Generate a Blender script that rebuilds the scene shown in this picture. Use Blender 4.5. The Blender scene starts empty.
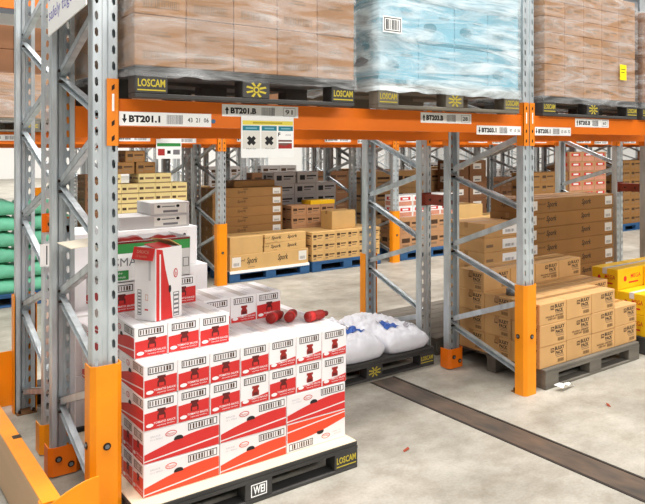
import bpy, math, random
from mathutils import Vector, Matrix, noise

random.seed(7)
SC = bpy.context.scene
COL = SC.collection
PI = math.pi
H_CAM = 1.79

# ------------------------------------------------------------------ materials
def lin(c):
    c = c / 255.0
    return c / 12.92 if c <= 0.04045 else ((c + 0.055) / 1.055) ** 2.4

def rgb(r, g, b):
    return (lin(r), lin(g), lin(b), 1.0)

MATS = {}

def mat(name, col, rough=0.6, metal=0.0, var=0.0, scale=8.0, stretch=(1, 1, 1), rnd=0.0, spec=0.4, col2=None, bump=0.0, detail=4.0, emit=0.0):
    """principled material; var mixes a darker/lighter tone in by noise, rnd varies brightness per object"""
    m = bpy.data.materials.new(name)
    m.use_nodes = True
    nt = m.node_tree
    b = nt.nodes['Principled BSDF']
    b.inputs['Roughness'].default_value = rough
    b.inputs['Metallic'].default_value = metal
    b.inputs['Specular IOR Level'].default_value = spec
    b.inputs['Base Color'].default_value = col
    out = None
    if var > 0 or col2 is not None or bump > 0:
        tc = nt.nodes.new('ShaderNodeTexCoord')
        mp = nt.nodes.new('ShaderNodeMapping')
        mp.inputs['Scale'].default_value = stretch
        nz = nt.nodes.new('ShaderNodeTexNoise')
        nz.inputs['Scale'].default_value = scale
        nz.inputs['Detail'].default_value = detail
        nt.links.new(tc.outputs['Object'], mp.inputs['Vector'])
        nt.links.new(mp.outputs['Vector'], nz.inputs['Vector'])
        if var > 0 or col2 is not None:
            rp = nt.nodes.new('ShaderNodeValToRGB')
            rp.color_ramp.elements[0].position = 0.33
            rp.color_ramp.elements[1].position = 0.67
            a = col2 if col2 is not None else tuple(max(0, c * (1 - var)) for c in col[:3]) + (1,)
            z = col if col2 is not None else tuple(min(1, c * (1 + var)) for c in col[:3]) + (1,)
            rp.color_ramp.elements[0].color = a
            rp.color_ramp.elements[1].color = z
            nt.links.new(nz.outputs['Fac'], rp.inputs['Fac'])
            out = rp.outputs['Color']
        if bump > 0:
            bp = nt.nodes.new('ShaderNodeBump')
            bp.inputs['Strength'].default_value = bump
            bp.inputs['Distance'].default_value = 0.01
            nt.links.new(nz.outputs['Fac'], bp.inputs['Height'])
            nt.links.new(bp.outputs['Normal'], b.inputs['Normal'])
    if rnd > 0:
        oi = nt.nodes.new('ShaderNodeObjectInfo')
        mr = nt.nodes.new('ShaderNodeMapRange')
        mr.inputs['To Min'].default_value = 1 - rnd
        mr.inputs['To Max'].default_value = 1 + rnd
        hs = nt.nodes.new('ShaderNodeHueSaturation')
        nt.links.new(oi.outputs['Random'], mr.inputs['Value'])
        nt.links.new(mr.outputs['Result'], hs.inputs['Value'])
        if out is not None:
            nt.links.new(out, hs.inputs['Color'])
        else:
            hs.inputs['Color'].default_value = col
        out = hs.outputs['Color']
    if out is not None:
        nt.links.new(out, b.inputs['Base Color'])
    MATS[name] = m
    return m

mat('steel', rgb(198, 205, 208), 0.36, 0.5, 0.16, 14, (1, 1, 0.25), 0.05)
mat('steel_dark', rgb(120, 128, 134), 0.5, 0.55, 0.15, 14, (1, 1, 0.3), 0.05)
mat('orange', rgb(236, 116, 10), 0.42, 0.0, 0.06, 5, (0.3, 1, 1), 0.03)
mat('orange_dark', rgb(176, 78, 28), 0.5, 0.0, 0.10, 6)
mat('orange_clip', rgb(238, 134, 24), 0.42, 0.0, 0.06, 7)
mat('guard', rgb(246, 148, 14), 0.40, 0.0, 0.07, 6, (1, 1, 0.6))
mat('brown_red', rgb(126, 52, 34), 0.5, 0.0, 0.1, 8)
mat('bolt', rgb(60, 48, 38), 0.4, 0.7)
mat('white', rgb(240, 238, 236), 0.55, 0, 0.02, 4)
mat('paper', rgb(252, 252, 250), 0.5)
mat('carton_white', rgb(236, 231, 231), 0.6, 0, 0.025, 6, (1, 1, 1), 0.03)
mat('ink', rgb(28, 26, 28), 0.6)
mat('foam', rgb(252, 251, 251), 0.6)
mat('flap_cream', rgb(240, 230, 208), 0.7)
mat('ink_grey', rgb(120, 118, 122), 0.6)
mat('ink_lilac', rgb(120, 112, 190), 0.6)
mat('line_grey', rgb(176, 172, 178), 0.6)
mat('red', rgb(206, 44, 42), 0.5, 0, 0.04, 5)
mat('red_orange', rgb(226, 72, 40), 0.5, 0, 0.04, 5)
mat('red_dark', rgb(110, 22, 20), 0.4)
mat('bottle_ink', rgb(96, 22, 20), 0.5)
mat('bottle_red', rgb(150, 30, 24), 0.5)
mat('kraft', rgb(205, 160, 104), 0.7, 0, 0.06, 5, (1, 1, 1), 0.06)
mat('kraft_top', rgb(196, 156, 108), 0.7, 0, 0.06, 5, (1, 1, 1), 0.06)
mat('kraft_dark', rgb(150, 108, 60), 0.7, 0, 0.06, 5, (1, 1, 1), 0.06)
mat('kraft_yellow', rgb(208, 168, 108), 0.7, 0, 0.05, 5, (1, 1, 1), 0.06)
mat('kraft_pink', rgb(184, 138, 98), 0.7, 0, 0.06, 5, (1, 1, 1), 0.06)
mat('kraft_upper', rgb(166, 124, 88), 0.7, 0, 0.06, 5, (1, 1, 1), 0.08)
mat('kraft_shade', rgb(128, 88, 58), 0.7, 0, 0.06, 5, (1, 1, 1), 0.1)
mat('kraft_edge', rgb(150, 104, 58), 0.8)
mat('carton_grey', rgb(196, 192, 190), 0.6, 0, 0.03, 5, (1, 1, 1), 0.04)
mat('carton_cream', rgb(228, 206, 142), 0.6, 0, 0.04, 5, (1, 1, 1), 0.06)
mat('ink_brown', rgb(74, 50, 30), 0.6)
mat('ink_tan', rgb(140, 112, 84), 0.6)
mat('tape', rgb(172, 126, 76), 0.3)
mat('tape_clear', rgb(222, 216, 212), 0.25)
mat('label', rgb(226, 222, 214), 0.5)
mat('yellow', rgb(240, 190, 24), 0.5, 0, 0.04, 5, (1, 1, 1), 0.04)
mat('yellow_paint', rgb(192, 172, 50), 0.6)
mat('sticker_yellow', rgb(250, 226, 20), 0.5)
mat('pallet_black', rgb(62, 60, 58), 0.65, 0, 0.25, 12, (0.25, 1, 1), 0.05)
mat('pallet_mid', rgb(112, 106, 94), 0.75, 0, 0.2, 12, (0.25, 1, 1), 0.05)
mat('pallet_grey', rgb(108, 102, 92), 0.8, 0, 0.2, 12, (0.2, 1, 1), 0.05)
mat('pallet_blue', rgb(44, 88, 132), 0.7, 0, 0.15, 10, (0.3, 1, 1), 0.05)
mat('slip', rgb(232, 216, 188), 0.7, 0, 0.04, 3)
mat('green', rgb(50, 140, 66), 0.5)
mat('green_sack', rgb(112, 196, 160), 0.5, 0, 0.14, 6, (1, 1, 1), 0.06)
mat('sack', rgb(230, 230, 236), 0.38, 0, 0.06, 9, (1, 1, 1), 0.03, 0.5, None, 0.5)
mat('sack_blue', rgb(36, 92, 178), 0.4)
mat('teal', rgb(24, 128, 146), 0.5)
mat('case_blue', rgb(128, 186, 206), 0.5, 0, 0.05, 5, (1, 1, 1), 0.05)
mat('case_teal', rgb(70, 140, 160), 0.5)
mat('case_pale', rgb(214, 234, 240), 0.5)
mat('lemon', rgb(244, 226, 90), 0.5)
mat('photo_brown', rgb(120, 86, 76), 0.5)
mat('photo_red', rgb(170, 44, 40), 0.5)
mat('bluedot', rgb(70, 112, 150), 0.5)
mat('tan_panel', rgb(200, 166, 130), 0.7, 0, 0.08, 6, (0.3, 0.05, 1))
mat('joint', rgb(72, 66, 60), 0.55, 0.1, 0.3, 11, (1, 0.35, 1), 0, 0.4, rgb(106, 88, 74), 0.5, 9.0)
mat('joint_edge', rgb(52, 46, 42), 0.6, 0.2, 0.2, 14)
mat('rust', rgb(120, 82, 48), 0.7, 0.2, 0.2, 20)
mat('leaf', rgb(150, 62, 36), 0.6)
mat('wall_paint', rgb(236, 234, 230), 0.8, 0, 0.02, 0.6)
mat('pink', rgb(206, 142, 118), 0.5, 0, 0.1, 14, (1, 1, 1), 0.05)
mat('black_plastic', rgb(34, 34, 36), 0.35)

def concrete():
    m = bpy.data.materials.new('concrete')
    m.use_nodes = True
    nt = m.node_tree
    b = nt.nodes['Principled BSDF']
    tc = nt.nodes.new('ShaderNodeTexCoord')
    def nz(scale, det, r0, r1, c0, c1):
        n = nt.nodes.new('ShaderNodeTexNoise')
        n.inputs['Scale'].default_value = scale
        n.inputs['Detail'].default_value = det
        n.inputs['Roughness'].default_value = 0.65
        nt.links.new(tc.outputs['Object'], n.inputs['Vector'])
        r = nt.nodes.new('ShaderNodeValToRGB')
        r.color_ramp.elements[0].position = r0
        r.color_ramp.elements[1].position = r1
        r.color_ramp.elements[0].color = c0
        r.color_ramp.elements[1].color = c1
        nt.links.new(n.outputs['Fac'], r.inputs['Fac'])
        return n, r
    n1, r1 = nz(0.9, 9, 0.36, 0.64, rgb(154, 149, 138), rgb(196, 191, 179))
    n2, r2 = nz(4.5, 10, 0.34, 0.58, (0.66, 0.63, 0.58, 1), (1, 1, 1, 1))
    n3, r3 = nz(60, 4, 0.34, 0.6, (0.78, 0.77, 0.75, 1), (1, 1, 1, 1))
    def mul(a, c, f):
        x = nt.nodes.new('ShaderNodeMix')
        x.data_type = 'RGBA'
        x.blend_type = 'MULTIPLY'
        x.inputs[0].default_value = f
        nt.links.new(a, x.inputs[6])
        nt.links.new(c, x.inputs[7])
        return x.outputs[2]
    c = mul(r1.outputs['Color'], r2.outputs['Color'], 0.75)
    c = mul(c, r3.outputs['Color'], 0.6)
    nt.links.new(c, b.inputs['Base Color'])
    b.inputs['Roughness'].default_value = 0.5
    b.inputs['Specular IOR Level'].default_value = 0.35
    bp = nt.nodes.new('ShaderNodeBump')
    bp.inputs['Strength'].default_value = 0.08
    nt.links.new(n2.outputs['Fac'], bp.inputs['Height'])
    nt.links.new(bp.outputs['Normal'], b.inputs['Normal'])
    MATS['concrete'] = m
concrete()

def film_mat(name, tint, lo, hi, scale, stretch):
    """stretch wrap: see-through plastic with milky streaks where it is layered or creased"""
    m = bpy.data.materials.new(name)
    m.use_nodes = True
    nt = m.node_tree
    nt.nodes.clear()
    out = nt.nodes.new('ShaderNodeOutputMaterial')
    tr = nt.nodes.new('ShaderNodeBsdfTransparent')
    tr.inputs['Color'].default_value = (0.97, 0.98, 0.98, 1)
    pr = nt.nodes.new('ShaderNodeBsdfPrincipled')
    pr.inputs['Base Color'].default_value = tint
    pr.inputs['Roughness'].default_value = 0.22
    pr.inputs['Specular IOR Level'].default_value = 0.6
    mx = nt.nodes.new('ShaderNodeMixShader')
    tc = nt.nodes.new('ShaderNodeTexCoord')
    mp = nt.nodes.new('ShaderNodeMapping')
    mp.inputs['Scale'].default_value = stretch
    mp.inputs['Rotation'].default_value = (0.0, 0.22, 0.0)
    n1 = nt.nodes.new('ShaderNodeTexNoise')
    n1.inputs['Scale'].default_value = scale
    n1.inputs['Detail'].default_value = 7
    n1.inputs['Roughness'].default_value = 0.62
    n1.inputs['Distortion'].default_value = 0.8
    rp = nt.nodes.new('ShaderNodeMapRange')
    rp.inputs['From Min'].default_value = 0.40
    rp.inputs['From Max'].default_value = 0.68
    rp.inputs['To Min'].default_value = lo
    rp.inputs['To Max'].default_value = hi
    nt.links.new(tc.outputs['Object'], mp.inputs['Vector'])
    nt.links.new(mp.outputs['Vector'], n1.inputs['Vector'])
    nt.links.new(n1.outputs['Fac'], rp.inputs['Value'])
    nt.links.new(rp.outputs['Result'], mx.inputs['Fac'])
    nt.links.new(tr.outputs[0], mx.inputs[1])
    nt.links.new(pr.outputs[0], mx.inputs[2])
    nt.links.new(mx.outputs[0], out.inputs['Surface'])
    MATS[name] = m
film_mat('film', (0.86, 0.87, 0.88, 1), 0.03, 0.40, 4.2, (0.6, 0.6, 3.6))
film_mat('film_heavy', (0.82, 0.91, 0.94, 1), 0.12, 0.88, 4.4, (0.5, 0.5, 3.4))

# ------------------------------------------------------------------ mesh building
class MB:
    def __init__(s):
        s.v, s.f, s.m, s.mats, s.smooth = [], [], [], [], False
    def mi(s, name):
        if name not in s.mats:
            s.mats.append(name)
        return s.mats.index(name)
    def poly(s, pts, m):
        b = len(s.v)
        s.v += [tuple(p) for p in pts]
        s.f.append(tuple(range(b, b + len(pts))))
        s.m.append(s.mi(m))
    def raw(s, vs, fs, m):
        b = len(s.v)
        s.v += [tuple(p) for p in vs]
        k = s.mi(m)
        for f in fs:
            s.f.append(tuple(b + i for i in f))
            s.m.append(k)
    def box(s, x0, x1, y0, y1, z0, z1, m, M=None):
        P = [Vector((x, y, z)) for z in (z0, z1) for y in (y0, y1) for x in (x0, x1)]
        if M is not None:
            P = [M @ p for p in P]
        s.raw(P, [(0, 2, 3, 1), (4, 5, 7, 6), (0, 1, 5, 4), (2, 6, 7, 3), (0, 4, 6, 2), (1, 3, 7, 5)], m)
    def bbox(s, x0, x1, y0, y1, z0, z1, b, m, M=None):
        """box with chamfered edges"""
        c = ((x0 + x1) / 2, (y0 + y1) / 2, (z0 + z1) / 2)
        h = ((x1 - x0) / 2, (y1 - y0) / 2, (z1 - z0) / 2)
        vs, idx = [], {}
        for sx in (-1, 1):
            for sy in (-1, 1):
                for sz in (-1, 1):
                    for k in range(3):
                        p = [sx * (h[0] - b), sy * (h[1] - b), sz * (h[2] - b)]
                        p[k] = (sx, sy, sz)[k] * h[k]
                        idx[(sx, sy, sz, k)] = len(vs)
                        q = Vector((c[0] + p[0], c[1] + p[1], c[2] + p[2]))
                        vs.append(M @ q if M is not None else q)
        fs = []
        for k in range(3):
            a, d = (k + 1) % 3, (k + 2) % 3
            for sg in (-1, 1):
                f = []
                for (p, q) in ((-1, -1), (1, -1), (1, 1), (-1, 1)):
                    t = [0, 0, 0]
                    t[k], t[a], t[d] = sg, p, q
                    f.append(idx[tuple(t) + (k,)])
                fs.append(f if sg > 0 else f[::-1])
            for p in (-1, 1):
                for q in (-1, 1):
                    t0, t1 = [0, 0, 0], [0, 0, 0]
                    t0[k], t1[k] = -1, 1
                    t0[a] = t1[a] = p
                    t0[d] = t1[d] = q
                    f = [idx[tuple(t0) + (a,)], idx[tuple(t1) + (a,)], idx[tuple(t1) + (d,)], idx[tuple(t0) + (d,)]]
                    fs.append(f if p * q > 0 else f[::-1])
        for sx in (-1, 1):
            for sy in (-1, 1):
                for sz in (-1, 1):
                    f = [idx[(sx, sy, sz, k)] for k in range(3)]
                    fs.append(f if sx * sy * sz > 0 else f[::-1])
        s.raw(vs, fs, m)
    def prism(s, prof, axis_pt, m, M=None):
        """closed profile (list of (a,b)) extruded; axis_pt(t,(a,b)) gives the point at t in 0,1"""
        n = len(prof)
        vs = [Vector(axis_pt(t, p)) for t in (0, 1) for p in prof]
        if M is not None:
            vs = [M @ p for p in vs]
        fs = [(i, (i + 1) % n, n + (i + 1) % n, n + i) for i in range(n)]
        fs += [tuple(range(n))[::-1], tuple(range(n, 2 * n))]
        s.raw(vs, fs, m)
    def tube(s, p, q, r, m, n=10, r2=None):
        p, q = Vector(p), Vector(q)
        r2 = r if r2 is None else r2
        d = (q - p).normalized()
        a = d.orthogonal().normalized()
        c = d.cross(a)
        vs = [p + (a * math.cos(2 * PI * i / n) + c * math.sin(2 * PI * i / n)) * r for i in range(n)]
        vs += [q + (a * math.cos(2 * PI * i / n) + c * math.sin(2 * PI * i / n)) * r2 for i in range(n)]
        fs = [(i, (i + 1) % n, n + (i + 1) % n, n + i) for i in range(n)] + [tuple(range(n))[::-1], tuple(range(n, 2 * n))]
        s.raw(vs, fs, m)
    def lathe(s, prof, M, m, n=16):
        """prof = [(radius, height)] spun round local z"""
        vs, fs = [], []
        for r, z in prof:
            for i in range(n):
                vs.append(M @ Vector((r * math.cos(2 * PI * i / n), r * math.sin(2 * PI * i / n), z)))
        for k in range(len(prof) - 1):
            for i in range(n):
                j = (i + 1) % n
                fs.append((k * n + i, k * n + j, (k + 1) * n + j, (k + 1) * n + i))
        fs.append(tuple(range(n))[::-1])
        fs.append(tuple(range((len(prof) - 1) * n, len(prof) * n)))
        s.raw(vs, fs, m)
    def mesh(s, name):
        me = bpy.data.meshes.new(name)
        me.from_pydata(s.v, [], s.f)
        for k in s.mats:
            me.materials.append(MATS[k])
        me.polygons.foreach_set('material_index', s.m)
        if s.smooth:
            me.polygons.foreach_set('use_smooth', [True] * len(s.f))
        me.update()
        return me

_TXT = {}
def glyphs(t, bold=0.0, shear=0.0):
    k = (t, bold, shear)
    if k not in _TXT:
        cu = bpy.data.curves.new('letters', 'FONT')
        cu.body = t
        cu.offset = bold
        cu.shear = shear
        cu.resolution_u = 2
        o = bpy.data.objects.new('letters', cu)
        COL.objects.link(o)
        me = bpy.data.meshes.new_from_object(o.evaluated_get(bpy.context.evaluated_depsgraph_get()))
        vs = [tuple(v.co) for v in me.vertices]
        fs = [tuple(p.vertices) for p in me.polygons]
        bpy.data.objects.remove(o)
        bpy.data.curves.remove(cu)
        bpy.data.meshes.remove(me)
        xs, ys = [v[0] for v in vs], [v[1] for v in vs]
        x0, y0, w, h = min(xs), min(ys), max(xs) - min(xs), max(ys) - min(ys)
        _TXT[k] = ([((v[0] - x0) / w, (v[1] - y0) / h) for v in vs], fs)
    return _TXT[k]

class Face:
    """a printed face: origin, across, up, outward normal; drawing calls take metres on the face"""
    def __init__(s, mb, o, a, b, n):
        s.mb, s.o, s.a, s.b, s.n = mb, Vector(o), Vector(a), Vector(b), Vector(n)
    def p(s, x, y, k=1):
        return s.o + s.a * x + s.b * y + s.n * (0.0006 * k)
    def rect(s, x0, y0, x1, y1, m, k=1):
        s.mb.poly([s.p(x0, y0, k), s.p(x1, y0, k), s.p(x1, y1, k), s.p(x0, y1, k)], m)
    def poly(s, pts, m, k=1):
        s.mb.poly([s.p(x, y, k) for x, y in pts], m)
    def ring(s, x0, y0, x1, y1, t, m, k=1):
        s.rect(x0, y0, x1, y0 + t, m, k)
        s.rect(x0, y1 - t, x1, y1, m, k)
        s.rect(x0, y0 + t, x0 + t, y1 - t, m, k)
        s.rect(x1 - t, y0 + t, x1, y1 - t, m, k)
    def oval(s, cx, cy, rx, ry, m, k=1, n=14):
        s.poly([(cx + rx * math.cos(2 * PI * i / n), cy + ry * math.sin(2 * PI * i / n)) for i in range(n)], m, k)
    def bars(s, x0, y0, x1, y1, n, m, k=1, seed=1):
        r = random.Random(seed)
        w = (x1 - x0) / n
        for i in range(n):
            s.rect(x0 + i * w, y0, x0 + i * w + w * r.uniform(0.3, 0.75), y1, m, k)
    def text(s, t, x0, y0, x1, y1, m, k=1, bold=0.0, shear=0.0):
        vs, fs = glyphs(t, bold, shear)
        s.mb.raw([s.p(x0 + (x1 - x0) * u, y0 + (y1 - y0) * v, k) for u, v in vs], fs, m)

def faces(mb, L, W, H, z0=0.0):
    X, Y, Z = (1, 0, 0), (0, 1, 0), (0, 0, 1)
    return dict(
        front=Face(mb, (-L / 2, -W / 2, z0), X, Z, (0, -1, 0)),
        back=Face(mb, (L / 2, W / 2, z0), (-1, 0, 0), Z, Y),
        left=Face(mb, (-L / 2, W / 2, z0), (0, -1, 0), Z, (-1, 0, 0)),
        right=Face(mb, (L / 2, -W / 2, z0), Y, Z, X),
        top=Face(mb, (-L / 2, -W / 2, z0 + H), X, Y, Z))

# ------------------------------------------------------------------ objects
def link(name, me, parent=None, loc=(0, 0, 0), rot=(0, 0, 0), label=None):
    o = bpy.data.objects.new(name, me)
    COL.objects.link(o)
    o.location = loc
    o.rotation_euler = rot
    if parent is not None:
        o.parent = parent
    if label:
        o['label'] = label
    return o

def tag(o, label, cat, group=None, kind=None):
    o['label'] = label
    o['category'] = cat
    if group:
        o['group'] = group
    if kind:
        o['kind'] = kind
    return o

class Kit:
    """meshes of one kind of thing: an own mesh (or None for an Empty) and parts [(name, mesh, loc, rot, label, subparts)]"""
    def __init__(s, name, cat, me=None, parts=()):
        s.name, s.cat, s.me, s.parts = name, cat, me, list(parts)
    def put(s, loc, rz, label, group=None, rot=None, bare=False):
        r = link(s.name, s.me, None, loc, rot if rot else (0, 0, rz))
        tag(r, label, s.cat, group, 'thing')
        if not bare:
            for (n, me, l, ro, lb, subs) in s.parts:
                p = link(n, me, r, l, ro, lb)
                for (n2, me2, l2, ro2, lb2) in subs:
                    link(n2, me2, p, l2, ro2, lb2)
        return r

def P(name, me, loc=(0, 0, 0), rot=(0, 0, 0), label=None, subs=()):
    return (name, me, loc, rot, label, subs)

ORD = ['first', 'second', 'third', 'fourth', 'fifth', 'sixth', 'seventh', 'eighth', 'ninth', 'tenth', 'eleventh', 'twelfth']
NUM = ['one', 'two', 'three', 'four', 'five', 'six', 'seven', 'eight', 'nine', 'ten']
G = 0.0012                                      # hairline gap between stacked things

# ------------------------------------------------------------------ setting
def setting():
    mb = MB()
    mb.box(-14, 40, -10, 46, -0.12, 0.0, 'concrete')
    o = link('floor', mb.mesh('floor'))
    tag(o, 'worn pale concrete warehouse floor', 'floor', None, 'structure')
    mb = MB()
    mb.box(-14, 40, 46, 46.3, -0.1, 9, 'wall_paint')
    tag(link('wall_back', mb.mesh('wall_back')), 'white wall far behind the racks', 'wall', None, 'structure')
    mb = MB()
    mb.box(40, 40.3, -10, 46.3, -0.1, 9, 'wall_paint')
    tag(link('wall_right', mb.mesh('wall_right')), 'white wall beyond the far end of the racks', 'wall', None, 'structure')
    # worn steel floor joint crossing the aisle
    mb = MB()
    mb.box(3.066, 3.249, -6, 4.55, -0.01, 0.0022, 'joint')
    mb.box(3.046, 3.062, -6, 4.55, -0.01, 0.004, 'joint_edge')
    mb.box(3.253, 3.269, -6, 4.55, -0.01, 0.004, 'joint_edge')
    o = link('trim_1', mb.mesh('floor_joint'))
    tag(o, 'dark rusty steel joint strip set across the concrete floor', 'floor joint', None, 'structure')
setting()

# ------------------------------------------------------------------ racking
PW, PD, FD, FH = 0.11, 0.07, 0.90, 4.1          # post width, post depth, frame depth, frame height

def post_mesh(flip):
    """open steel channel, web outward with two columns of slanted slots and a rolled groove between them"""
    mb = MB()
    pitch = 0.0755
    n = int(FH / pitch)
    T = lambda x, y, z: (x, (PD - y) if flip else y, z)
    def strip(p0, p1, hole=0.0, mid=0.5, hh=0.0215):
        """vertical strip between plan points p0,p1 with one slanted six-sided slot per pitch"""
        (x0, y0), (x1, y1) = p0, p1
        if hole <= 0:
            mb.poly([T(x0, y0, 0), T(x1, y1, 0), T(x1, y1, FH), T(x0, y0, FH)], 'steel')
            return
        q = lambda t, z: T(x0 + (x1 - x0) * t, y0 + (y1 - y0) * t, z)
        for k in range(n):
            z0, z1 = k * pitch, (k + 1) * pitch
            c = (z0 + z1) / 2
            a, b, m = mid - hole / 2, mid + hole / 2, mid
            h = [q(a, c - hh * 0.35), q(m - hole * 0.12, c - hh), q(b, c - hh * 0.75), q(b, c + hh * 0.35), q(m + hole * 0.12, c + hh), q(a, c + hh * 0.75)]
            r = [q(0, z0), q(m, z0), q(1, z0), q(1, z1), q(m, z1), q(0, z1)]
            for i in range(6):
                j = (i + 1) % 6
                mb.poly([r[i], r[j], h[j], h[i]], 'steel')
        mb.poly([q(0, n * pitch), q(1, n * pitch), q(1, FH), q(0, FH)], 'steel')
    h = PW / 2
    strip((-h, 0.004), (-h + 0.004, 0))
    strip((-h + 0.004, 0), (-0.014, 0), 0.38, 0.40)
    strip((-0.014, 0), (-0.009, 0.009))
    strip((-0.009, 0.009), (0.009, 0.009))
    strip((0.009, 0.009), (0.014, 0))
    strip((0.014, 0), (h - 0.004, 0), 0.38, 0.60)
    strip((h - 0.004, 0), (h, 0.004))
    for s in (-1, 1):
        strip((s * h, 0.004), (s * h, PD))
        strip((s * h, PD), (s * (h - 0.022), PD))
        strip((s * (h - 0.022), PD), (s * (h - 0.022), PD - 0.014))
    return mb.mesh('post')

POST_F, POST_R = post_mesh(False), post_mesh(True)

def brace_mesh(zf, zr, fl=1):
    """C-section bracing bar from the front post to the rear post"""
    p, q = Vector((0, PD * 0.55, zf)), Vector((0, FD - PD * 0.55, zr))
    d = (q - p)
    L = d.length
    d.normalize()
    up = Vector((1, 0, 0)).cross(d)
    M = Matrix((( 1, d.x, up.x, p.x), (0, d.y, up.y, p.y), (0, d.z, up.z, p.z), (0, 0, 0, 1)))
    mb = MB()
    mb.box(*sorted((-0.016 * fl, -0.013 * fl)), 0, L, -0.020, 0.020, 'steel', M)
    mb.box(-0.016, 0.016, 0, L, 0.017, 0.020, 'steel', M)
    mb.box(-0.016, 0.016, 0, L, -0.020, -0.017, 'steel', M)
    mb.tube(M @ Vector((-0.024, 0.03, 0)), M @ Vector((0.02, 0.03, 0)), 0.008, 'bolt', 8)
    mb.tube(M @ Vector((-0.024, L - 0.03, 0)), M @ Vector((0.02, L - 0.03, 0)), 0.008, 'bolt', 8)
    return mb.mesh('brace')

FN = [0.10, 0.69, 1.30, 1.90, 2.50, 3.10, 3.70]
RN = [0.37, 0.97, 1.57, 2.17, 2.77, 3.37]
BR = []
for i, zr in enumerate(RN):
    BR.append(brace_mesh(FN[i] + 0.03, zr - 0.02, -1))
    BR.append(brace_mesh(FN[i + 1] - 0.03, zr + 0.02))
mb = MB()
mb.box(-0.058, 0.058, -0.003, PD + 0.055, 0, 0.008, 'rust')
mb.tube((-0.040, PD + 0.035, 0.006), (-0.040, PD + 0.035, 0.03), 0.008, 'bolt', 8)
mb.tube((0.040, PD + 0.035, 0.006), (0.040, PD + 0.035, 0.03), 0.008, 'bolt', 8)
FOOT = mb.mesh('base_plate')
mb = MB()
mb.box(-0.058, 0.058, -0.003, PD + 0.003, 0, 0.008, 'rust')
FOOT2 = mb.mesh('base_plate')

UP_PARTS = [P('post', POST_F, (0, 0, 0.008)), P('post', POST_R, (0, FD - PD, 0.008)),
            P('base_plate', FOOT), P('base_plate', FOOT2, (0, FD - PD, 0))]
UP_PARTS += [P('brace', b) for b in BR]
UPRIGHT = Kit('rack_upright', 'rack upright', None, UP_PARTS)
UPRIGHT_FAR = Kit('rack_upright', 'rack upright', None, [P('post', POST_F), P('post', POST_R, (0, FD - PD, 0))] + [P('brace', b) for b in BR[:8]])

BAY = [0.946, 3.759, 6.50, 9.31, 12.12, 14.93, 17.74, 20.55, 23.36, 26.17]
Y_ROW = [3.577, 4.770, 9.00, 10.19, 14.42, 15.61, 19.84, 21.03, 25.26, 26.45, 30.68]
Z_BEAM = 1.836

def beam_kit(L, flip, labels, plate=True, dark=False):
    """orange box beam with a rolled lower lip, an end connector hooked on each post and its location labels"""
    mb = MB()
    s = -1 if flip else 1
    prof = [(0, 0.0), (0, 0.175), (0.05, 0.175), (0.05, 0)] if flip else [(0, 0.046), (0, 0.175), (0.05, 0.175), (0.05, 0.046)]
    mb.prism([(s * a, b) for a, b in prof], lambda t, p: (t * L, p[0], p[1]), 'orange')
    me = mb.mesh('rack_beam')
    parts = []
    if plate:
        for e in (0, 1):
            c = MB()
            # plate lies flat on the outer half of the post face and returns along the beam end
            x0, x1 = (-0.052, -0.0004) if e == 0 else (L + 0.0004, L + 0.052)
            xi = x1 if e == 0 else x0
            yf = -0.0208 * s
            ya, yb = sorted((yf, yf + 0.005 * s))
            c.box(x0, x1, ya, yb, -0.045, 0.265, 'orange_clip')
            xw0, xw1 = sorted((xi, xi + (-0.002 if e == 0 else 0.002)))
            ya, yb = sorted((yf, 0.05 * s))
            c.box(xw0, xw1, ya, yb, -0.045, 0.265, 'orange_clip')
            f = Face(c, (0, yf, 0), (1, 0, 0), (0, 0, 1), (0, -s, 0))
            xm = (x0 + x1) / 2
            for zc in (0.225, 0.06, -0.01):
                f.poly([(xm - 0.006, zc - 0.016), (xm + 0.007, zc - 0.006), (xm + 0.007, zc + 0.016), (xm - 0.006, zc + 0.006)], 'bolt')
            lc = MB()
            ya, yb = sorted((yf - 0.003 * s, yf - 0.0003 * s))
            lc.bbox(xm - 0.005, xm + 0.005, ya, yb, 0.115, 0.195, 0.001, 'paper')
            parts.append(P('end_connector', c.mesh('end_connector'), subs=[('locking_clip', lc.mesh('locking_clip'), (0, 0, 0), (0, 0, 0), 'pale locking clip')]))
    for (x, z, draw, w, h, lb) in labels:
        c = MB()
        c.box(x, x + w, -0.0022, -0.0006, z, z + h, 'paper')
        f = Face(c, (x, -0.0022, z), (1, 0, 0), (0, 0, 1), (0, -1, 0))
        draw(f, w, h)
        parts.append(P('location_label', c.mesh('location_label'), label=lb))
    return me, parts

def arrow(f, x, y, w, h, up):
    pts = [(0.3, 0), (0.7, 0), (0.7, 0.5), (1, 0.5), (0.5, 1), (0, 0.5), (0.3, 0.5)]
    f.poly([(x + w * a, y + h * (b if up else 1 - b)) for a, b in pts], 'ink')

def loc_label(code, up, tail):
    def draw(f, w, h):
        arrow(f, 0.035 * w, 0.18 * h, 0.05 * w, 0.64 * h, up)
        f.text(code, 0.105 * w, 0.24 * h, 0.43 * w, 0.76 * h, 'ink', 1, 0.05)
        f.bars(0.50 * w, 0.16 * h, 0.68 * w, 0.84 * h, 22, 'ink_grey', 1, len(code))
        if len(tail) > 3:
            f.text(tail, 0.73 * w, 0.33 * h, 0.97 * w, 0.67 * h, 'ink', 1, 0.01)
        else:
            f.ring(0.79 * w, 0.12 * h, 0.96 * w, 0.88 * h, 0.003, 'line_grey')
            f.text(tail, 0.82 * w, 0.3 * h, 0.92 * w, 0.7 * h, 'ink', 1, 0.01)
    return draw

def plain_label(f, w, h):
    f.rect(0.03 * w, 0.25 * h, 0.07 * w, 0.75 * h, 'ink')
    f.bars(0.12 * w, 0.3 * h, 0.5 * w, 0.7 * h, 12, 'ink', 1, 5)
    f.bars(0.58 * w, 0.2 * h, 0.9 * w, 0.8 * h, 16, 'ink_grey', 1, 6)

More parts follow.
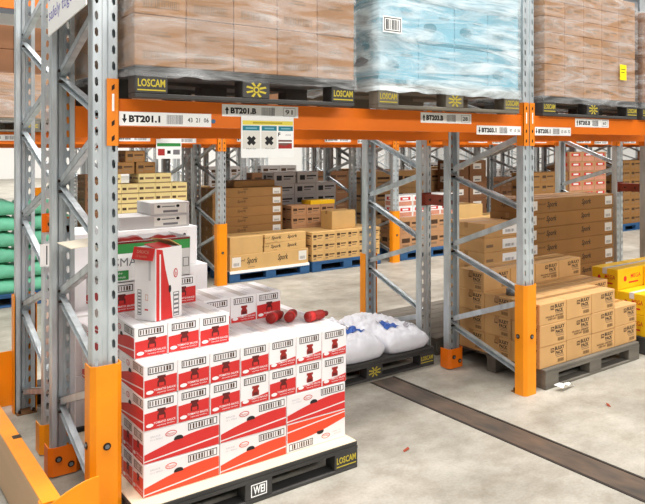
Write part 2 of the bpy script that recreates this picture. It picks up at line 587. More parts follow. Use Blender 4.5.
def put_beam(bay, y, flip, labels, label, drop=0.0, plate=True):
    x = BAY[bay] + PW / 2 + 0.003
    if bay == 0 and 4 < y < 4.5:
        x += 0.012
    elif bay == 0 and 4.5 < y < 6:
        x += 0.042
    L = (6.46 if bay == 1 and y < 6 else BAY[bay + 1]) - PW / 2 - 0.003 - x
    me, parts = beam_kit(L, flip, labels, plate)
    k = Kit('rack_beam', 'rack beam', me, parts)
    return k.put((x, y, Z_BEAM - drop), 0, label, 'orange rack beams')

x_b = lambda bay: BAY[bay] + PW / 2 + 0.003

def racking():
    # the two nearest rows, standing back to back
    for r, (who) in enumerate(('front', 'rear')):
        for b in range(3):
            lab = {
                (0, 0): 'perforated grey rack upright with the tallest orange guard, beside the red cartons',
                (0, 1): 'perforated grey rack upright with orange guard, between rice sacks and brown carton pallet',
                (0, 2): 'grey rack upright past the yellow cartons, in the same row as label BT205',
                (1, 0): 'grey rack upright at the row end, behind the one beside the red cartons',
                (1, 1): 'grey rack upright standing behind the pallet of white rice sacks',
                (1, 2): 'grey rack upright rising behind the long brown cartons beside the yellow ones',
            }[(r, b)]
            UPRIGHT.put(((BAY[b] if b < 2 else 6.46) + (0.042 if (r, b) == (1, 0) else 0), Y_ROW[r] + FD * r, 0), -0.012 if (r, b) == (0, 0) else PI * r, lab, 'uprights of the near double rack')
    yf = Y_ROW[0] + 0.014
    L0 = x_b(0)
    global FIRST_BEAM
    FIRST_BEAM = put_beam(0, yf, False, [
        (1.006 - L0, 1.886 - Z_BEAM, loc_label('BT201.1', False, '43  21  06'), 0.438, 0.066, 'white location label reading BT201.1 with down arrow'),
        (1.500 - L0, 1.943 - Z_BEAM, loc_label('BT201.B', True, '91'), 0.43, 0.062, 'white location label reading BT201.B with up arrow'),
        (2.784 - L0, 1.938 - Z_BEAM, loc_label('BT203.B', True, '28'), 0.43, 0.066, 'white location label reading BT203.B with up arrow'),
        (3.262 - L0, 1.868 - Z_BEAM, loc_label('BT203.1', False, '97  10  56'), 0.43, 0.062, 'white location label reading BT203.1 with down arrow')],
        'orange rack beam carrying the BT201 and BT203 location labels')
    L1 = x_b(1)
    put_beam(1, yf, False, [
        (0.012, 1.868 - Z_BEAM, loc_label('BT205.1', False, '13  05  72'), 0.41, 0.062, 'white location label reading BT205.1 with down arrow'),
        (4.29 - L1, 1.938 - Z_BEAM, loc_label('BT205.B', True, '60'), 0.42, 0.066, 'white location label reading BT205.B with up arrow')],
        'orange rack beam carrying the BT205 location labels')
    rear = Y_ROW[0] + FD - 0.014
    put_beam(0, rear, True, [], 'orange rack beam running behind the beam labelled BT201', 0.0)
    put_beam(1, rear, True, [], 'orange rack beam running behind the beam labelled BT205', 0.0)
    put_beam(1, Y_ROW[1] + 0.014, False, [], 'orange rack beam above the long brown cartons, second row back')
    put_beam(1, Y_ROW[1] + FD - 0.014, True, [], 'orange rack beam on the far side of the second row, over the long brown cartons')
    # rows across the next aisles
    names = {2: 'third', 3: 'fourth', 4: 'fifth', 5: 'sixth', 6: 'seventh', 7: 'eighth', 8: 'ninth', 9: 'tenth', 10: 'eleventh'}
    for r in range(2, 11):
        nb = (6, 6, 8, 8, 9, 10, 10, 10, 10)[r - 2]
        for b in range(nb):
            if r >= 4 and b < (2 if r > 5 else 1):
                continue
            (UPRIGHT if r == 2 and b < 4 else UPRIGHT_FAR).put((BAY[b], Y_ROW[r] + FD * (r % 2), 0), PI * (r % 2),
                'slim grey rack upright in the %s rack row back, %s from the aisle end' % (names[r], ORD[b]), 'uprights of the racks across the aisles')
        for b in range(nb - 1):
            if r >= 4 and b < (2 if r > 5 else 1):
                continue
            lb = []
            if r in (2, 4, 6):
                lb = [(0.15, 0.08, plain_label, 0.43, 0.065, None), (1.45, 0.08, plain_label, 0.43, 0.065, None), (2.0, 0.06, plain_label, 0.43, 0.065, None)]
            put_beam(b, Y_ROW[r] + 0.014, False, lb, 'orange beam fronting the %s rack row back, %s bay from the end' % (names[r], ORD[b]), 0.07, r == 2)
            if r in (2, 3):
                put_beam(b, Y_ROW[r] + FD - 0.014, True, [], 'orange beam behind the %s rack row back, %s bay from the end' % (names[r], ORD[b]), 0.07, False)
    # upper beam of the third row, seen above the sacks
    x = x_b(0)
    me, parts = beam_kit(BAY[1] - BAY[0] - PW - 0.006, False, [], True)
    Kit('rack_beam', 'rack beam', me, parts).put((x, Y_ROW[2] + 0.014, 3.22), 0, 'upper orange beam in the third rack row back, high over the green sacks', 'orange rack beams')
racking()

def spacer():
    def kit(m):
        mb = MB()
        mb.box(-0.03, 0.03, 0, Y_ROW[1] - Y_ROW[0] - FD - 0.004, 0, 0.085, m)
        mb.box(-0.05, 0.05, 0, 0.005, -0.012, 0.097, m)
        mb.box(-0.05, 0.05, Y_ROW[1] - Y_ROW[0] - FD - 0.009, Y_ROW[1] - Y_ROW[0] - FD - 0.004, -0.012, 0.097, m)
        mb.tube((-0.036, 0.07, 0.042), (0.036, 0.07, 0.042), 0.010, 'bolt', 8)
        mb.tube((-0.036, 0.20, 0.042), (0.036, 0.20, 0.042), 0.010, 'bolt', 8)
        return Kit('row_spacer', 'row spacer', mb.mesh('row_spacer'))
    y = Y_ROW[0] + FD + 0.002
    kit('orange').put((BAY[0] + 0.026, y, 1.30), 0, 'orange row spacer joining the uprights behind the red cartons', 'row spacers')
    k = kit('brown_red')
    k.put((BAY[1], y, 1.30), 0, 'dark red row spacer joining the uprights above the rice sacks', 'row spacers')
    k.put((6.46, y, 1.30), 0, 'dark red row spacer joining the uprights past the long brown cartons', 'row spacers')
spacer()

def guard_mesh(h, m, w=0.067, f=0.027, d=0.078):
    """folded steel guard round the outside of a post"""
    mb = MB()
    t = 0.005
    outer = [(-w, d), (-w, -f + 0.02), (-w + 0.022, -f), (w - 0.022, -f), (w, -f + 0.02), (w, d)]
    inner = [(-w + t, d), (-w + t, -f + 0.022), (-w + 0.025, -f + t), (w - 0.025, -f + t), (w - t, -f + 0.022), (w - t, d)]
    n = len(outer)
    vs = [Vector((x, y, z)) for z in (0, h) for (x, y) in outer + inner]
    N = 2 * n
    fs = []
    for i in range(n - 1):
        fs.append((i, i + 1, N + i + 1, N + i))
        fs.append((n + i, N + n + i, N + n + i + 1, n + i + 1))
        fs.append((N + i, N + i + 1, N + n + i + 1, N + n + i))
    for i in (0, n - 1):
        fs.append((i, N + i, N + n + i, n + i))
    mb.raw(vs, fs, m)
    return mb.mesh('post_guard')

def bolt_mesh(x, y, z, n):
    mb = MB()
    p = Vector((x, y, z))
    nn = Vector(n)
    mb.tube(p, p + nn * 0.004, 0.017, 'bolt', 12)
    mb.tube(p + nn * 0.004, p + nn * 0.009, 0.010, 'steel_dark', 6)
    return mb.mesh('bolt')

def guards():
    gm = guard_mesh(0.79, 'guard')
    parts = [P('bolt', bolt_mesh(0.0, -0.027, 0.42, (0, -1, 0))), P('bolt', bolt_mesh(-0.067, 0.045, 0.42, (-1, 0, 0)))]
    K = Kit('post_guard', 'post guard', gm, parts)
    K.put((BAY[0], Y_ROW[0] - 0.003, 0), 0, 'tall orange post guard at the row end, beside the red cartons', 'orange post guards')
    K.put((BAY[1], Y_ROW[0] - 0.003, 0), 0, 'orange post guard in front of the pallet of brown cartons', 'orange post guards')
    sm = Kit('post_guard', 'post guard', guard_mesh(0.17, 'guard', 0.082, 0.04, 0.078))
    lo = Kit('post_guard', 'post guard', guard_mesh(0.155, 'orange', 0.078, 0.034, 0.078),
             [P('bolt', bolt_mesh(-0.03, -0.034, 0.09, (0, -1, 0))), P('bolt', bolt_mesh(0.03, -0.034, 0.05, (0, -1, 0)))])
    yr = Y_ROW[0] + FD - PD
    lo.put((BAY[0] + 0.010, yr, 0.0082), -0.012, 'low dark orange foot guard behind the tall guard at the row end', 'low post guards')
    lo.put((BAY[1], yr + 0.0, 0.0082), 0, 'low orange foot guard between the rice sacks and the brown cartons', 'low post guards')
    sm.put((BAY[0] + 0.042, Y_ROW[1] - 0.002, 0.0082), 0, 'short orange foot guard on the second upright in from the row end', 'low post guards')
    far = Kit('post_guard', 'post guard', gm, [P('bolt', bolt_mesh(0.0, -0.027, 0.42, (0, -1, 0)))])
    yo = Y_ROW[1] + FD + 0.003
    far.put((BAY[0] + 0.042, yo, 0), PI, 'orange post guard on the aisle side of the second row, by the row end', 'orange post guards')
    far.put((BAY[1], yo, 0), PI, 'orange post guard on the aisle side of the second row, past the rice sacks', 'orange post guards')
    for r, nm in ((2, 'third'), (4, 'fifth'), (6, 'seventh')):
        for b in range(1, 6):
            far.put((BAY[b], Y_ROW[r] - 0.003, 0), 0, 'orange post guard on the %s rack row back, %s post from the aisle end' % (nm, ORD[b]), 'orange post guards')
guards()

def end_barrier():
    """low orange rail that protects the end of the double row"""
    y0, y1 = 3.36, 5.82
    r = link('rack_end_barrier', None, None, (0, 0, 0))
    tag(r, 'low orange barrier rail along the end of the rack row', 'barrier', None, 'thing')
    mb = MB()
    prof = [(0.664, 0.30), (0.735, 0.30), (0.735, 0.16), (0.729, 0.16), (0.729, 0.294), (0.664, 0.294)]
    mb.prism(prof, lambda t, p: (p[0], y0 + 0.06 + t * (y1 - y0 - 0.12), p[1]), 'guard')
    link('rail', mb.mesh('rail'), r)
    mb = MB()
    mb.bbox(0.664, 0.70, y0 + 0.06, y1 - 0.06, 0.02, 0.293, 0.004, 'tan_panel')  # tan panel along the outer side of the rail
    link('side_panel', mb.mesh('side_panel'), r, label='tan panel under the rail')
    mb = MB()
    mb.box(0.700, 0.738, 4.27, 4.32, 0.3003, 0.3015, 'bolt')  # dark strip laid on the rail in place of an open slot
    link('rail_slot', mb.mesh('rail_slot'), r)
    for yy, s in ((y0, 1), (y1, -1)):
        mb = MB()
        # plate with a curved shoulder, facing along the aisle, with a return flange
        n = 10
        prof = [(0.655, 0.0), (0.655, 0.30)]
        for i in range(n + 1):
            t = i / n
            prof.append((0.66 + 0.20 * t, 0.30 + 0.075 * math.sin(t * PI * 0.5)))
        xe = 0.865 if s > 0 else 0.965
        prof += [(xe, 0.375), (xe, 0.0)]
        mb.prism(prof, lambda t, p: (p[0], yy + (t - 0.5) * 0.008 * s, p[1]), 'guard')
        ya, yb = sorted((yy, yy + 0.10 * s))
        mb.box(0.655, 0.661, ya, yb, 0.0, 0.30, 'guard')
        ya, yb = sorted((yy - 0.02 * s, yy + 0.14 * s))
        mb.box(0.64, 0.875, ya, yb, 0.0, 0.007, 'guard') if s > 0 else mb.box(0.64, 0.965, yy, yy + 0.03, 0.0, 0.007, 'guard')
        link('end_plate', mb.mesh('end_plate'), r)
end_barrier()

def hung_signs():
    # sign hung on the end of the row, lettering runs from the rear post to the front post
    mb = MB()
    wd, ht = 0.81, 0.64
    mb.box(-0.003, 0.003, -wd, 0, 0, ht, 'paper')
    f = Face(mb, (-0.003, 0, 0), (0, -1, 0), (0, 0, 1), (-1, 0, 0))
    f.text('safely together', 0.03, 0.055, 0.77, 0.135, 'ink_lilac', 1, 0.004)
    f.text("Let's all work", 0.03, 0.18, 0.74, 0.26, 'ink_lilac', 1, 0.004)
    f.text('HELLO', 0.03, 0.36, 0.45, 0.48, 'ink', 1, 0.02)
    o = link('hanging_sign', mb.mesh('hanging_sign'), None, (0.872, 4.34, 2.372), (-0.062, 0, -0.018))
    tag(o, 'white sign with lilac lettering hung high across the row end', 'sign', None, 'thing')
    # paper hung under the beam
    mb = MB()
    x0, z0, w, h = 1.600, 1.728, 0.300, 0.222
    yb = Y_ROW[0] + 0.014 - 0.0045
    mb.box(x0, x0 + w, yb - 0.002, yb, z0, z0 + h, 'paper')
    f = Face(mb, (x0, yb - 0.002, z0), (1, 0, 0), (0, 0, 1), (0, -1, 0))
    sx, sz = w / 375.0, h / 300.0
    R = lambda a, b, c, d: ((a - 190) * sx, (490 - d) * sz, (c - 190) * sx, (490 - b) * sz)
    f.rect(*R(200, 225, 560, 255), 'lemon')
    f.rect(*R(270, 234, 480, 246), 'yellow_paint', 2)
    for a, c in ((200, 318), (332, 440), (452, 560)):
        f.rect(*R(a, 262, c, 296), 'teal')
        f.rect(*R(a + 20, 274, c - 20, 284), 'case_blue', 2)
    for a, c in ((200, 320), (330, 440)):
        f.rect(*R(a, 300, c, 425), 'label')
        cx, cy = ((a + c) / 2 - 190) * sx, (490 - 368) * sz
        for s in (-1, 1):
            d = 0.0185
            q = 0.0070
            f.poly([(cx - d - q, cy - s * d + s * q), (cx - d + q, cy - s * d - s * q), (cx + d + q, cy + s * d - s * q), (cx + d - q, cy + s * d + s * q)], 'ink', 2 + (s > 0))
    f.text('Not for', *R(225, 418, 295, 430), 'ink_grey', 2)
    f.text('this bay', *R(355, 418, 425, 430), 'ink_grey', 2)
    f.rect(*R(452, 362, 552, 425), 'photo_brown')
    f.poly([((a - 190) * sx, (490 - b) * sz) for a, b in ((452, 425), (452, 395), (500, 405), (552, 385), (552, 425))], 'photo_red', 2)
    f.rect(*R(452, 375, 552, 384), 'paper', 2)
    f.text('F', *R(450, 308, 466, 335), 'ink', 2, 0.03)
    f.text('stock', *R(505, 318, 545, 330), 'ink_grey', 2)
    o = link('instruction_sheet', mb.mesh('instruction_sheet'))
    tag(o, 'white instruction sheet with two black crosses hung under label BT201.B', 'sign', None, 'thing')
    # the same kind of sheet on the rack across the aisle
    mb = MB()
    yb = Y_ROW[2] + 0.014 - 0.006
    x0, z0, w, h = 2.95, 1.635, 0.30, 0.24
    mb.box(x0, x0 + w, yb - 0.002, yb, z0, z0 + h, 'paper')
    f = Face(mb, (x0, yb - 0.002, z0), (1, 0, 0), (0, 0, 1), (0, -1, 0))
    f.rect(0.01, 0.15, 0.29, 0.19, 'green')
    f.rect(0.02, 0.04, 0.10, 0.12, 'photo_red')
    f.rect(0.13, 0.06, 0.17, 0.10, 'ink')
    f.rect(0.20, 0.05, 0.28, 0.11, 'ink_grey')
    o = link('instruction_sheet', mb.mesh('instruction_sheet'))
    tag(o, 'small white sheet with green header hung on the beam across the aisle', 'sign', None, 'thing')
    # label holder on the second upright
    mb = MB()
    xq = BAY[0] + 0.042 - PW / 2
    mb.box(xq - 0.02, xq + 0.045, Y_ROW[1] - 0.012, Y_ROW[1] - 0.002, 1.09, 1.22, 'paper')
    f = Face(mb, (xq - 0.02, Y_ROW[1] - 0.012, 1.09), (1, 0, 0), (0, 0, 1), (0, -1, 0))
    f.rect(0.030, 0.01, 0.036, 0.12, 'ink')
    f.rect(0.048, 0.01, 0.053, 0.12, 'ink')
    o = link('label_holder', mb.mesh('label_holder'))
    tag(o, 'small white barcode card clipped on the second upright from the row end', 'label card', None, 'thing')
    mb = MB()
    x = 1.455 - x_b(0)
    mb.tube((x, -0.0005, 0.079), (x, -0.003, 0.079), 0.011, 'bluedot', 14)
    link('round_sticker', mb.mesh('round_sticker'), FIRST_BEAM, label='round blue sticker')
hung_signs()

# ------------------------------------------------------------------ pallets
def pallet_kit(m, L=1.165, W=1.165, H=0.145, marks=True, emblem='yellow_paint', brand='LOSCAM', tone=None):
    top, bot = MB(), MB()
    n = 9
    bw = L / n
    # boards run front to back would hide little: run them across, front board flush
    nb = 8
    wb = W / nb
    for i in range(nb):
        y = -W / 2 + i * wb
        top.bbox(-L / 2, L / 2, y + 0.003, y + wb - 0.003, H - 0.022, H, 0.003, m)
    for y in (-W / 2 + 0.05, 0, W / 2 - 0.05):
        top.box(-L / 2, L / 2, y - 0.05, y + 0.05, H - 0.040, H - 0.022, m)
    for y in (-W / 2 + 0.05, 0, W / 2 - 0.05):
        bot.bbox(-L / 2, L / 2, y - 0.05, y + 0.05, 0, 0.020, 0.003, m)
    blk = []
    for ix, x in enumerate((-L / 2 + 0.0725, 0, L / 2 - 0.0725)):
        for iy, y in enumerate((-W / 2 + 0.05, 0, W / 2 - 0.05)):
            b = MB()
            b.bbox(x - 0.0725, x + 0.0725, y - 0.05, y + 0.05, 0.020, H - 0.040, 0.003, m)
            if iy == 0 and marks:
                f = Face(b, (x - 0.0725, y - 0.05, 0.020), (1, 0, 0), (0, 0, 1), (0, -1, 0))
                hh = H - 0.060
                if ix != 1:
                    f.text(brand, 0.012, 0.030, 0.133, 0.066, 'yellow_paint', 1, 0.025)
                    f.rect(0.010, 0.012, 0.135, 0.018, 'yellow_paint')
                elif emblem:
                    cx, cy = 0.0725, hh / 2
                    if emblem == 'yellow_paint':
                        f.oval(cx, cy, 0.017, 0.017, emblem)
                        f.oval(cx, cy, 0.009, 0.009, m, 2)
                        for a in range(8):
                            t = PI * (a + 0.5) / 4
                            ca, sa = math.cos(t), math.sin(t)
                            q = 0.005
                            f.poly([(cx + ca * 0.019 - sa * q, cy + sa * 0.019 + ca * q), (cx + ca * 0.019 + sa * q, cy + sa * 0.019 - ca * q),
                                    (cx + ca * 0.056 + sa * q * 1.4, cy + sa * 0.038 - ca * q), (cx + ca * 0.056 - sa * q * 1.4, cy + sa * 0.038 + ca * q)], emblem, 1)
                    else:
                        f.ring(0.030, 0.012, 0.115, hh - 0.010, 0.005, emblem)
                        f.text('WEI', 0.042, 0.024, 0.104, hh - 0.020, emblem, 1, 0.03)
            blk.append(P('block', b.mesh('block')))
    return Kit('pallet', 'pallet', None, [P('top_deck', top.mesh('top_deck')), P('bottom_deck', bot.mesh('bottom_deck'))] + blk)

PAL_BLACK = pallet_kit('pallet_black', emblem='paper')
PAL_UP = pallet_kit('pallet_mid', emblem='yellow_paint')
PAL_UPB = pallet_kit('pallet_black', emblem='yellow_paint')
PAL_GREY = pallet_kit('pallet_grey', marks=False)
PAL_BLUE = pallet_kit('pallet_blue', marks=False)
PH = 0.145
HP = 1.165 / 2

# ------------------------------------------------------------------ cartons
def seam_top(f, L, W, m='line_grey'):
    f.rect(0.004, W / 2 - 0.0015, L - 0.004, W / 2 + 0.0015, m)

def red_kit(variant):
    L, W, H = 0.360, 0.1545, 0.1535
    mb = MB()
    mb.bbox(-L / 2, L / 2, -W / 2, W / 2, 0, H, 0.003, 'carton_white')
    F = faces(mb, L, W, H)
    red = 'red_orange' if variant == 'C' else 'red'
    holes = MB()
    FH_ = faces(holes, L, W, H)
    for s in ('front', 'back'):
        f = F[s]
        e = 0.003
        # rising red swoosh with a white stripe and a red foot band
        n = 10
        up = [(e + (L - 2 * e) * i / n, 0.045 + 0.055 * math.sin((i / n) * PI * 0.55)) for i in range(n + 1)]
        lo = [(L - e, 0.047), (L * 0.5, 0.031), (e, 0.016)]
        f.poly([(e, 0.016)] + up + lo[:2], red)
        f.poly([(e, e), (L - e, e), (L - e, 0.040), (L * 0.5, 0.024), (e, 0.010)], red)
        f.oval(0.125, 0.118, 0.027, 0.014, red)
        f.oval(0.125, 0.118, 0.023, 0.0105, 'carton_white', 2)
        f.text('Masters', 0.106, 0.112, 0.144, 0.124, red, 3)
        f.text('SAUCE', 0.03, 0.118, 0.075, 0.126, 'line_grey', 1)
        f.text('12 x 300ml', 0.03, 0.104, 0.085, 0.111, 'line_grey', 1)
        f.ring(0.205, 0.108, 0.348, 0.144, 0.0035, 'ink')
        f.bars(0.214, 0.114, 0.338, 0.138, 9, 'ink_brown', 1, 3)
        g = FH_[s]
        g.poly([(0.160 + 0.022 * math.cos(PI * i / 6) * 1.0, 0.086 + 0.014 * math.sin(PI * i / 6)) for i in range(7)] + [(0.136, 0.078), (0.184, 0.078)][:0], 'ink', 2)
        g.rect(0.138, 0.080, 0.182, 0.0862, 'ink', 2)
    for s in ('left', 'right'):
        f = F[s]
        e = 0.003
        ink, bot = ('bottle_ink', 0.092) if variant != 'B' else ('red', 0.040)
        f.poly([(e, e), (W - e, e), (W - e, bot + (0.0 if variant != 'B' else 0.008)), (W * 0.55, bot - 0.004), (e, bot - 0.010)], red)
        f.ring(0.018, 0.106, 0.136, 0.142, 0.004, 'ink')
        f.bars(0.026, 0.113, 0.128, 0.135, 8, 'ink_brown', 1, 4)
        cx = W * 0.52
        bm = 'bottle_ink' if variant != 'B' else 'bottle_red'
        f.poly([(cx - 0.019, 0.044), (cx + 0.019, 0.044), (cx + 0.019, 0.066), (cx + 0.013, 0.076), (cx + 0.013, 0.082), (cx + 0.019, 0.082), (cx + 0.019, 0.095), (cx - 0.019, 0.095), (cx - 0.019, 0.082), (cx - 0.013, 0.082), (cx - 0.013, 0.076), (cx - 0.019, 0.066)], bm, 2)
        f.rect(cx - 0.012, 0.046, cx + 0.012, 0.062, 'red' if bm == 'bottle_ink' else 'bottle_ink', 3)
        f.text('TOMATO SAUCE', 0.045, 0.026, 0.145, 0.036, 'carton_white', 3, 0.015)
        f.text('squeezy bottles', 0.06, 0.012, 0.14, 0.021, 'carton_white', 3)
        f.oval(0.027, 0.024, 0.017, 0.009, 'carton_white', 3)
    t = F['top']
    seam_top(t, L, W)
    for k in range(3):
        t.rect(0.02, 0.028 + 0.010 * k, 0.12, 0.032 + 0.010 * k, 'line_grey')
        t.rect(L - 0.13, W - 0.048 + 0.010 * k, L - 0.03, W - 0.044 + 0.010 * k, 'line_grey')
    tape = MB()
    ft = faces(tape, L, W, H)
    ft['top'].rect(0.0, W / 2 - 0.022, L, W / 2 + 0.022, 'tape_clear', 2)
    return Kit('sauce_carton', 'carton', mb.mesh('sauce_carton'), [P('hand_hole', holes.mesh('hand_hole'), label='black hand hole'), P('tape', tape.mesh('tape'))]), (L, W, H)

RED_A, RD = red_kit('A')
RED_B, _ = red_kit('B')
RED_C, _ = red_kit('C')

def kraft_kit(L, W, H, m, draw, tape='tape', name='carton', label_draw=None, tapes=True, topm=None):
    mb = MB()
    mb.bbox(-L / 2, L / 2, -W / 2, W / 2, 0, H, min(0.004, H * 0.03), m)
    F = faces(mb, L, W, H)
    if topm:
        F['top'].rect(0.004, 0.004, L - 0.004, W - 0.004, topm, 0.5)
    seam_top(F['top'], L, W, 'kraft_edge' if 'kraft' in m else 'line_grey')
    if draw:
        draw(F, L, W, H)
    parts = []
    if tapes:
        tp = MB()
        ft = faces(tp, L, W, H)
        ft['top'].rect(0, W / 2 - 0.025, L, W / 2 + 0.025, tape, 2)
        for s in ('left', 'right'):
            ft[s].rect(W / 2 - 0.025, H - 0.05 if H > 0.1 else H * 0.6, W / 2 + 0.025, H, tape, 2)
        parts.append(P('tape', tp.mesh('tape')))
    for ld in (label_draw if isinstance(label_draw, (list, tuple)) else [label_draw] if label_draw else []):
        lb = MB()
        ld(faces(lb, L, W, H), L, W, H)
        parts.append(P('printed_label', lb.mesh('printed_label'), label='white printed label'))
    return Kit(name, 'carton', mb.mesh(name), parts)

def d_bulk(F, L, W, H):
    for s, w in (('front', L), ('back', L), ('left', W), ('right', W)):
        f = F[s]
        f.rect(w * 0.40, H * 0.64, w * 0.53, H * 0.84, 'ink_brown')
        f.text('m', w * 0.42, H * 0.68, w * 0.51, H * 0.80, 'kraft', 2, 0.02)
        f.text('BULKY', w * 0.56, H * 0.70, w * 0.92, H * 0.88, 'ink', 1, 0.035)
        f.text('PACK', w * 0.58, H * 0.49, w * 0.88, H * 0.66, 'ink', 1, 0.035)
        f.rect(w * 0.58, H * 0.44, w * 0.88, H * 0.47, 'ink_tan')
        f.rect(w * 0.60, H * 0.36, w * 0.90, H * 0.39, 'ink_tan')
        f.bars(w * 0.66, H * 0.12, w * 0.90, H * 0.28, 12, 'ink_brown', 1, 8)

def d_bulk2(F, L, W, H):
    d_bulk(F, L, W, H)
    for s, w in (('front', L), ('back', L)):
        F[s].text('FRAGILE GOODS', w * 0.22, H * 0.30, w * 0.86, H * 0.38, 'ink_brown', 2, 0.02)
        F[s].text('KEEP DRY', w * 0.30, H * 0.18, w * 0.62, H * 0.26, 'ink_brown', 2, 0.02)

def d_script(F, L, W, H):
    for s in ('front', 'back'):
        f = F[s]
        for c in (0.27, 0.66):
            f.text('Spork', L * c - 0.075, H * 0.28, L * c + 0.075, H * 0.78, 'ink', 1, 0.02, 0.25)
        f.text('food', L * 0.27 - 0.20, H * 0.56, L * 0.27 - 0.10, H * 0.72, 'ink_brown', 1, 0.01, 0.2)
        f.rect(L * 0.22, H * 0.14, L * 0.30, H * 0.18, 'ink_tan')
    for s in ('left', 'right'):
        F[s].text('Spork', W * 0.3, H * 0.34, W * 0.7, H * 0.7, 'ink_brown', 1, 0.012, 0.25)

def d_one(F, L, W, H):
    F['front'].text('Spork', L * 0.40 - 0.065, H * 0.34, L * 0.40 + 0.065, H * 0.72, 'ink_brown', 1, 0.012, 0.25)
    F['front'].rect(L * 0.40 + 0.02, H * 0.80, L * 0.40 + 0.09, H * 0.88, 'ink_brown')

def l_end(far):
    def draw(F, L, W, H):
        f = F['front']
        x = L - 0.15 if far else 0.03
        f.rect(x, H * 0.22, x + 0.12, H * 0.86, 'label', 1.5)
        f.bars(x + 0.02, H * 0.30, x + 0.10, H * 0.50, 10, 'ink_grey', 2.5, 3)
    return draw
l_ends = [l_end(False), l_end(True)]

def d_upper(F, L, W, H):
    for s, w in (('front', L), ('left', W), ('right', W), ('back', L)):
        f = F[s]
        f.ring(w * 0.16, H * 0.14, w * 0.86, H * 0.30, 0.003, 'ink_tan')
        f.bars(w * 0.18, H * 0.16, w * 0.84, H * 0.28, 16, 'ink_tan', 1, 9)
        f.rect(w * 0.3, H * 0.6, w * 0.7, H * 0.63, 'ink_tan')
        f.rect(w * 0.36, H * 0.67, w * 0.64, H * 0.69, 'ink_tan')

def d_flat(F, L, W, H):
    for s, w in (('front', L), ('left', W), ('right', W), ('back', L)):
        f = F[s]
        f.rect(w * 0.12, H * 0.40, w * 0.40, H * 0.56, 'ink_tan')
        f.rect(w * 0.50, H * 0.56, w * 0.85, H * 0.64, 'ink_tan')
        f.rect(w * 0.50, H * 0.36, w * 0.7, H * 0.42, 'ink_tan')

def d_small(F, L, W, H):
    for s, w in (('front', L), ('left', W), ('right', W), ('back', L)):
        f = F[s]
        f.rect(w * 0.10, H * 0.45, w * 0.38, H * 0.72, 'ink_brown')
        f.rect(w * 0.45, H * 0.55, w * 0.9, H * 0.68, 'ink_brown')
        f.rect(w * 0.45, H * 0.32, w * 0.8, H * 0.42, 'ink_tan')
        f.rect(w * 0.12, H * 0.2, w * 0.35, H * 0.34, 'ink_tan')

def d_grey(F, L, W, H):
    for s, w in (('front', L), ('left', W), ('right', W), ('back', L)):
        f = F[s]
        f.rect(w * 0.12, H * 0.28, w * 0.36, H * 0.72, 'ink')
        f.rect(w * 0.44, H * 0.56, w * 0.90, H * 0.70, 'ink')
        f.rect(w * 0.44, H * 0.34, w * 0.76, H * 0.46, 'ink_grey')

def d_cream(F, L, W, H):
    for s, w in (('front', L), ('left', W), ('right', W), ('back', L)):
        f = F[s]
        f.rect(w * 0.06, H * 0.40, w * 0.30, H * 0.66, 'ink_brown')
        f.rect(w * 0.40, H * 0.44, w * 0.92, H * 0.64, 'ink_tan')
        f.rect(w * 0.0, H * 0.03, w, H * 0.12, 'ink_tan')

def d_yellow(F, L, W, H):
    for s, w in (('front', L), ('left', W), ('right', W), ('back', L)):
        f = F[s]
        f.text('MEGA', w * 0.50, H * 0.48, w * 0.90, H * 0.70, 'red', 1, 0.01)
        f.rect(w * 0.42, H * 0.24, w * 0.80, H * 0.32, 'red')
        f.oval(w * 0.28, H * 0.5, w * 0.06, H * 0.14, 'red')

def d_case(F, L, W, H):
    for s, w in (('left', W), ('right', W)):
        f = F[s]
        f.rect(w * 0.02, H * 0.02, w * 0.98, H * 0.20, 'case_teal')
        f.oval(w * 0.5, H * 0.55, w * 0.30, H * 0.26, 'case_pale')
        f.poly([(w * 0.30, H * 0.45), (w * 0.66, H * 0.40), (w * 0.72, H * 0.56), (w * 0.44, H * 0.70)], 'ink_grey', 2)
        f.rect(w * 0.06, H * 0.82, w * 0.94, H * 0.94, 'case_teal')
    for s in ('front', 'back'):
        f = F[s]
        f.rect(L * 0.02, H * 0.02, L * 0.98, H * 0.10, 'case_teal')
        f.oval(L * 0.32, H * 0.42, L * 0.18, H * 0.12, 'case_teal')
        f.rect(L * 0.55, H * 0.66, L * 0.85, H * 0.72, 'case_teal')

def d_redpack(F, L, W, H):
    for s, w in (('front', L), ('left', W), ('right', W), ('back', L)):
        f = F[s]
        f.rect(w * 0.05, H * 0.05, w * 0.95, H * 0.45, 'pink')
        f.rect(w * 0.15, H * 0.55, w * 0.85, H * 0.85, 'red')
        f.rect(w * 0.3, H * 0.62, w * 0.7, H * 0.78, 'white', 2)

